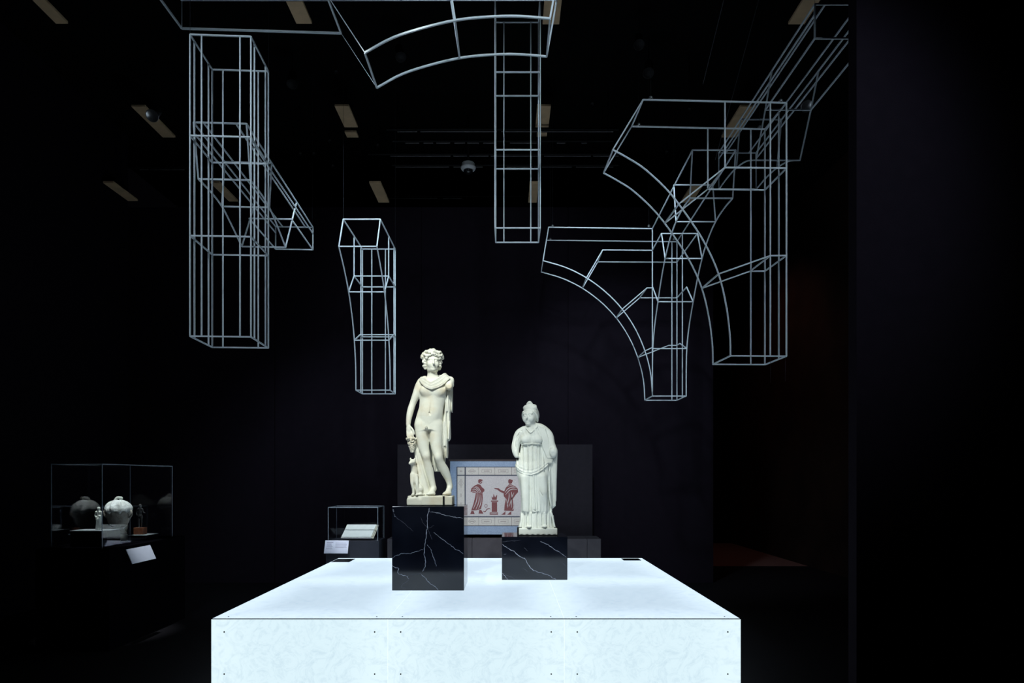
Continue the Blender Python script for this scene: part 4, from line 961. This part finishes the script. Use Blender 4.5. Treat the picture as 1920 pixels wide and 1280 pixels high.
# large case at the left
Yn, Yf = 6.5, 7.85
xR = (191.6-CX)*Yn/FPX; xLc = (103-CX)*6.55/FPX
zt = CAMH+(CY-870)*Yn/FPX; zb = CAMH+(CY-1028.5)*Yn/FPX
case('tall_case', 'large glass case at the left with an urn and two figurines inside', (xLc, Yn), (xR, Yf), zb, zt, M_caseblack, (xLc-.12, Yn-.05), (xR+.10, Yf+.1))
M_step = mat('grey_felt_step', (.23, .25, .27), .9, noise=(40, (.19, .21, .23), .3, .7))
def urn():
    Yu = 7.3; c = P(222, 1000, Yu)
    t = tag(empty('stone_urn', (c.x, Yu, zb+.0005)), 'rounded marble urn with a domed lid inside the large glass case', 'urn')
    m = mat('shaded_urn_marble', (.42, .39, .34), .7, noise=(16, (.24, .20, .17), .4, .7), bump=(30, .9))
    z0 = .075; k = .76
    lathe('base_disc', [(.11*k, 0), (.115*k, .01), (.115*k, z0-.01), (.10*k, z0)], M_statue2, t)
    lathe('foot', [(.10*k, z0), (.105*k, z0+.015), (.085*k, z0+.03), (.07*k, z0+.055), (.08*k, z0+.075)], m, t)
    z = z0+.07; pr = [(.07, 0), (.105, .02), (.133, .06), (.146, .11), (.152, .165), (.150, .205)]
    lathe('bowl', [(r*k, z+h) for r, h in pr], m, t, 40)
    # lid like a draped cloth: dome with an irregular hanging rim
    V = Vol((-.16, -.16, z+.12), (.16, .16, z+.36), .004)
    def rim(th, Z, X, Y): return .006*np.cos(th*9+Z*30)+.004*np.cos(th*17)
    zr = z+.175
    V.loft([(zr, 0, 0, .126, .126), (zr+.03, 0, 0, .127, .127), (zr+.065, 0, 0, .113, .113), (zr+.095, 0, 0, .086, .086), (zr+.112, 0, 0, .05, .05), (zr+.118, 0, 0, .03, .03)], .01, disp=rim)
    for q in range(14):
        a = q*2*math.pi/14+.2*math.sin(q*5); V.ell((.112*math.cos(a), .112*math.sin(a), zr+.012+.012*math.cos(q*2.3)), (.018, .018, .034), .02)
    V.mesh('lid', mat('white_marble_lid', (.80, .82, .80), .6, noise=(14, (.62, .63, .60), .4, .7), bump=(45, .8)), t)
    V = Vol((-.08, -.08, zr+.09), (.08, .08, zr+.17), .004)
    V.chain([(-.035, 0, zr+.112), (-.01, 0, zr+.142), (.03, 0, zr+.138)], [.014, .013, .015], .008); V.cap((.02, 0, zr+.11), (.03, 0, zr+.135), .014, .014, .008)
    V.mesh('lid_handle', M_statue2, t)
    for sgn in (-1, 1):
        vv, ff = tube_mesh(catmull([(sgn*.118, 0, z+.10), (sgn*.142, -.01, z+.13), (sgn*.145, -.01, z+.165), (sgn*.12, 0, z+.19)], 5), .012); pydata('handle', vv, ff, m, t, True)
urn()
def figurine(name, label, px, pyb, pyt, Yg, m, stand, arm):
    k = FPX/Yg; hgt = (pyb-pyt)/k; c = P(px, pyb, Yg)
    t = tag(empty(name, (c.x, Yg, zb+.0005)), label, 'figurine', 'figurines in the glass case')
    z0 = c.z-zb; stand(t, z0)
    H = hgt; V = Vol((-.10, -.07, z0-.005), (.10, .07, z0+H+.03), .004)
    q = lambda x, y, z: (x*H, y*H, z0+z*H)
    if m is M_statue2:
        def fl(th, Z, X, Y): return .0025*np.cos(th*9+Z*20)
        V.loft([(z0+.0, 0, 0, .125*H, .10*H), (z0+.25*H, 0, 0, .10*H, .085*H), (z0+.5*H, .01*H, 0, .115*H, .085*H), (z0+.66*H, .01*H, 0, .085*H, .07*H), (z0+.78*H, 0, 0, .12*H, .07*H), (z0+.83*H, 0, 0, .07*H, .05*H)], .01, disp=fl)
        V.chain([q(-.11, 0, .78), q(-.14, -.01, .62), q(-.06, -.08, .55)], [.035*H, .03*H, .025*H], .01); V.chain([q(.11, 0, .78), q(.13, -.02, .62), q(.07, -.08, .60)], [.035*H, .03*H, .025*H], .01)
        V.chain([q(-.10, -.05, .5), q(0, -.10, .46), q(.10, -.06, .56)], .02*H, .008)
    else:
        V.chain([q(-.04, 0, .48), q(-.05, -.02, .26), q(-.05, 0, .03)], [.05*H, .036*H, .024*H], .012); V.chain([q(.05, 0, .48), q(.07, -.03, .27), q(.02, .05, .04)], [.05*H, .036*H, .024*H], .012)
        V.ell(q(-.06, -.03, .015), (.03*H, .055*H, .018*H), .006); V.ell(q(.01, .02, .015), (.03*H, .055*H, .018*H), .006)
        V.chain([q(0, 0, .5), q(-.01, 0, .62), q(-.01, 0, .78)], [.075*H, .065*H, .085*H], .02, sy=.75)
        V.chain([q(.09, 0, .79), q(.15, -.03, .66), q(.24, -.10, .64)], [.035*H, .028*H, .02*H], .01); V.chain([q(-.10, 0, .79), q(-.15, .0, .66), q(-.12, -.04, .54)], [.035*H, .028*H, .02*H], .01)
        V.ell(q(.25, -.11, .64), (.02*H,)*3, .008)
    V.chain([q(0, 0, .80), q(0, -.005, .88)], .035*H, .01); V.ell(q(0, -.012, .925), (.05*H, .058*H, .068*H), .01); V.ell(q(0, .006, .945), (.058*H, .06*H, .06*H), .008); V.cap(q(0, -.062, .935), q(0, -.074, .915), .008*H, .011*H, .004)
    V.mesh('body', m, t); return t
def stand_a(t, z0): box('riser', (-.20, -.13, 0), (.16, .10, z0-.002), M_caseblack, t, bevel=.003); box('riser_top', (-.203, -.133, z0-.002), (.163, .103, z0+.001), M_step, t)
figurine('marble_figurine', 'small white marble figurine of a draped figure before the urn', 185, 993, 950, 6.78, M_statue2, stand_a, 0)
M_bronze = mat('dark_bronze', (.10, .10, .10), .3, metal=.8, noise=(30, (.05, .05, .05), .3, .7))
def stand_b(t, z0):
    box('riser', (-.062, -.13, 0), (.13, .13, z0-.075), M_caseblack, t, bevel=.003); box('riser_top', (-.065, -.133, z0-.075), (.133, .133, z0-.072), M_step, t)
    box('wood_base', (-.052, -.045, z0-.072), (.052, .045, z0+.002), mat('brown_wood', (.20, .07, .03), .4, noise=(25, (.12, .04, .02), .3, .7)), t, bevel=.004)
figurine('bronze_figurine', 'small dark bronze nude figurine on a brown wooden base', 263, 989, 945, 7.45, M_bronze, stand_b, 0)
# caption card on the side of the large case
cl = [(.05+.32*c, .12+.10*i, .05+.32*c+(.20 if i < 2 else .14), .155+.10*i) for c in range(3) for i in range(5)]
cx_ = xR+.11
t, ctr = card('white caption card sloping outward on the right side of the large case', [(-3.77, 6.71, CAMH-.719), (-3.77, 7.155, CAMH-.719), (-3.708, 7.155, CAMH-.861), (-3.708, 6.71, CAMH-.861)], cl, 0)

box('card_bracket', (-.034, -.15, -.06), (-.002, .15, -.02), M_blackmetal, t)

# ------------------------------------------------------------------ ceiling pipes, tracks, lamps
def pipe(y_px, x0, x1, h, label, segs=None, r=.02):
    Yp = h*FPX/(CY-y_px)
    t = tag(empty('lighting_pipe', (0, Yp, CAMH+h)), label, 'pipe', 'lighting pipes under the ceiling')
    for a, b in (segs or [(x0, x1)]): bar(((a-CX)*Yp/FPX, 0, 0), ((b-CX)*Yp/FPX, 0, 0), r*.45, M_pipe, t, 'pipe_length')
    bar(((x0-CX)*Yp/FPX, 0, .03), ((x1-CX)*Yp/FPX, 0, .03), r, M_blackmetal, t, 'track_body')
    for x in (x0+20, (x0+x1)/2, x1-20): bar(((x-CX)*Yp/FPX, 0, .03), ((x-CX)*Yp/FPX, 0, HC-h), .008, M_blackmetal, t, 'hanger_rod')
    return Yp
pipe(246.5, 725, 1160, 4.75, 'thin grey lighting pipe under the ceiling, highest of the four', [(745, 782), (788, 932), (940, 1012), (1016, 1150)])
pipe(268, 735, 1150, 4.75, 'broken dashed lighting pipe, second of four from the top', [(760, 786), (794, 812), (818, 844), (852, 872), (876, 898), (906, 926), (956, 1006), (1044, 1060), (1090, 1100)])
pipe(292.5, 690, 1170, 4.75, 'thin grey lighting pipe, third of four from the top', [(732, 845), (850, 916), (920, 1012), (1020, 1108), (1112, 1160)])
pipe(313, 735, 1160, 4.75, 'thin grey lighting pipe, lowest of four beside the dome camera', [(742, 842), (850, 905), (950, 1012), (1016, 1072), (1080, 1150)])
pipe(372, 500, 1000, 4.75, 'dim lighting pipe low above the back wall', [(604, 662), (670, 820), (830, 866)], .014)
pipe(318, 230, 420, 4.75, 'dim lighting pipe at the left above the wire beam', [(262, 278), (282, 346)], .012)
def spot_fixture(px, py, h, aim, label, scale=1.0, lens=None, bright=0, light=None, body=None, size=.06):
    """track spotlight: yoke, barrel, lens; hung from the ceiling by a stem"""
    Yp = h*FPX/(CY-py); loc = Vector(((px-CX)*Yp/FPX, Yp, CAMH+h))
    t = tag(empty('spotlight', loc), label, 'spotlight', 'ceiling spotlights')
    d = (Vector(aim)-loc).normalized(); rot = d.to_track_quat('-Z', 'Y').to_euler()
    s = scale
    lathe('lamp_barrel', [(.030*s, .12*s), (.045*s, .11*s), (.050*s, .0), (.058*s, -.07*s), (.062*s, -.075*s), (.056*s, -.068*s)], body or M_blackmetal, t, 20, rot=rot)
    lathe('lamp_lens', [(.050*s, -.0665*s), (.040*s, -.060*s), (.010*s, -.058*s)], lens or M_lens, t, 20, rot=rot)
    bar((0, 0, 0), (0, 0, .16*s), .008, M_blackmetal, t, 'yoke')
    bar((0, 0, .16*s), (0, 0, HC-h-.0005), .006, M_blackmetal, t, 'drop_stem')
    if light:
        ld = bpy.data.lights.new('spot', 'SPOT'); ld.energy = light[0]; ld.color = light[1]; ld.spot_size = math.radians(light[2]); ld.spot_blend = .8; ld.shadow_soft_size = light[3] if len(light) > 3 else .05
        lo = bpy.data.objects.new('spot', ld); C.objects.link(lo); lo.parent = t; lo.rotation_euler = rot; lo.location = d*.08*s
    return t
M_lens = mat('lamp_lens', (.8, .82, .85), .2, noise=(20, (.7, .72, .75), .3, .7), emit=((.9, .95, 1), .8))
M_chrome = mat('chrome_reflector', (.75, .77, .80), .18, metal=1, noise=(30, (.65, .67, .7), .3, .7))
# chrome lamps seen clearly
spot_fixture(289, 213, 4.6, (-3.6, 2, 0), 'chrome-fronted spotlight at the upper left beside a tan ceiling board', 1.25, M_chrome, body=M_steel)
spot_fixture(1510, 195, 4.6, (3.0, 2, 0), 'chrome-fronted spotlight at the upper right among the wires', 1.15, M_chrome, body=M_steel)
# working lamps
S1 = Vector((SX1+.02, SY1, PT1+.95)); S2 = Vector((SX2, SY2, PT2+.85))
spot_fixture(548, 150, 4.9, (-2, 5, 0), 'black spotlight left of the wide wire arch, beside the left wire column', 1.1)
spot_fixture(1216, 130, 4.9, (1, 5, 1), 'black spotlight right of the wide wire arch, above the right arch', 1.1)
spot_fixture(750, 100, 4.9, (0, 5, 1), 'black spotlight seen inside the wide wire arch', 1.0)
spot_fixture(1198, 78, 4.9, (1, 4, 1), 'black spotlight high beside the slanting cables', 1.0)
def rail_lamp(x, y, h, aim, label, light):          # unseen lamps toward the viewer's side, some added to light the wires
    spot_fixture(CX+x*FPX/y, CY-h*FPX/y, h, aim, label, 1.0, light=light)
rail_lamp(-1.55, 3.2, 4.6, S1-Vector((0, 0, .12)), 'spotlight on the near rail at left, aimed at the nude statue', (1200, (.94, 1, .92), 20))
rail_lamp(-.1, 2.9, 4.6, S1-Vector((0, 0, .12)), 'spotlight on the near rail over the middle, aimed at the nude statue', (300, (.95, 1, .94), 19))
rail_lamp(-1.1, 3.4, 4.6, S2-Vector((0, 0, .1)), 'spotlight on the near rail left of the middle, aimed at the draped statue', (640, (.94, 1, .96), 17))
rail_lamp(1.1, 3.1, 4.6, S2-Vector((0, 0, .1)), 'spotlight on the near rail at right, aimed at the draped statue', (260, (.94, 1, .96), 17))
rail_lamp(-.55, 6.3, 4.75, ((927-CX)*YM/FPX, YM, BZ+.5), 'spotlight over the platform, aimed at the mosaic', (1020, (1, .98, .95), 14))
rail_lamp(-2.3, 6.4, 4.75, ((655-CX)*9.5/FPX, 9.6, 1.0), 'spotlight over the platform, aimed at the book case', (1350, (.90, .98, 1), 11))
rail_lamp(-3.85, 6.6, 4.75, (-4.12, 7.08, 1.2), 'spotlight above the large case at the left', (1600, (.92, 1, .98), 13))
rail_lamp(-2.6, 1.0, 4.6, (-1.6, 7, 2.5), 'added unseen wide spotlight, brightening the left wire columns', (330, (.72, .88, 1), 46, .3))  # added fill lamp, lifts the left wires from the front
rail_lamp(2.4, 1.0, 4.6, (1.7, 7, 2.5), 'added unseen wide spotlight, brightening the right wire arches', (330, (.72, .88, 1), 46, .3))  # same added front fill for the right wires
spot_fixture(708, 272, 4.6, (.4, 1.5, 1.5), 'small spotlight between the pipes, at the right end of the tan board', .36)
spot_fixture(563, 288, 4.6, (.4, 1.5, 1.5), 'small spotlight at left of a pair, above the left wire beam', .36)
spot_fixture(588, 288, 4.6, (.4, 1.5, 1.5), 'small spotlight at right of a pair above the left wire beam', .36)
spot_fixture(624, 311, 4.6, (.4, 1.5, 1.5), 'small spotlight below a tan board above the flaring wire pier', .36)
spot_fixture(618, 264, 4.7, (.4, 1.5, 1.5), 'small spotlight left of the short tan ceiling board', .36)
spot_fixture(630, 135, 4.7, (.4, 1.5, 1.5), 'small spotlight between the wide wire arch and the left wire column', .36)
spot_fixture(1110, 195, 4.7, (.4, 1.5, 1.5), 'small spotlight right of the middle wire column', .36)
spot_fixture(1250, 285, 4.6, (.4, 1.5, 1.5), 'small spotlight behind the top of the right wire arch', .36)
spot_fixture(1292, 205, 4.6, (.4, 1.5, 1.5), 'small spotlight behind the right arch near its top rod', .36)
spot_fixture(382, 150, 4.9, (.4, 1.5, 1.5), 'small spotlight seen through the left wire column', .36)
spot_fixture(470, 190, 4.7, (.4, 1.5, 1.5), 'small spotlight seen through the right edge of the left wire column', .36)
rail_lamp(.55, 6.3, 4.78, (1.6, 9.1, 3.6), 'added unseen spotlight over the platform, brightening the wire corner pier', (420, (.70, .88, 1), 52, .15))  # invented lamp, makes the far right wires brighter
rail_lamp(-1.0, 6.15, 4.78, (-1.95, 8.4, 3.3), 'added unseen spotlight over the platform, brightening the flaring wire pier', (330, (.70, .88, 1), 50, .15))  # invented lamp, makes the far left wires brighter
rail_lamp(.3, 1.2, 4.3, (-.1, 5.4, 5.1), 'added unseen spotlight at the near side, brightening the wide wire arch', (330, (.74, .9, 1), 34, .15))  # extra lamp put in so the high arch shows bright
# lamp in the passage beyond the back wall
spot_fixture(1352, 410, 4.9, (4.5, 14, 0), 'dim warm spotlight far off over the passage', .8, light=(55, (1, .5, .40), 130))
# security dome camera
Yd = 4.5*FPX/(CY-312); dx = (878-CX)*Yd/FPX
t = tag(empty('dome_camera', (dx, Yd, CAMH+4.5)), 'white dome security camera beside the middle wire column', 'camera')
lathe('housing', [(.02, .05), (.085, .05), (.095, .04), (.095, .0), (.108, -.01), (.11, -.025), (.095, -.05), (.07, -.055)], M_white, t)
lathe('dome', [(.07, -.05), (.066, -.075), (.05, -.10), (.02, -.115), (.004, -.118)], mat('smoked_dome', (.01, .01, .012), .1, noise=(20, (.008, .008, .01), .3, .7)), t)
bar((0, 0, .05), (0, 0, HC-4.5-.0005), .015, M_blackmetal, t, 'drop_pole')
# slanting braided cables at the upper right
M_braid = mat('braided_cable', (.35, .35, .38), .4, metal=.4, noise=(160, (.05, .05, .06), .45, .55))
for (x0, y0, x1, y1, lab) in ((1362, -20, 1318, 158, 'left'), (1428, -20, 1341, 300, 'right')):
    t = tag(empty('slanted_cable', P(x1, y1, 7.8)), 'thin braided cable slanting down at the upper right, the %s one of two' % lab, 'cable', 'slanting cables')
    a = P(x0, y0, 7.2)-P(x1, y1, 7.8); b = Vector(); a = a*((CEIL-.0-P(x1, y1, 7.8).z)/a.z)
    bar(b, a, .0035, M_braid, t, 'cable')
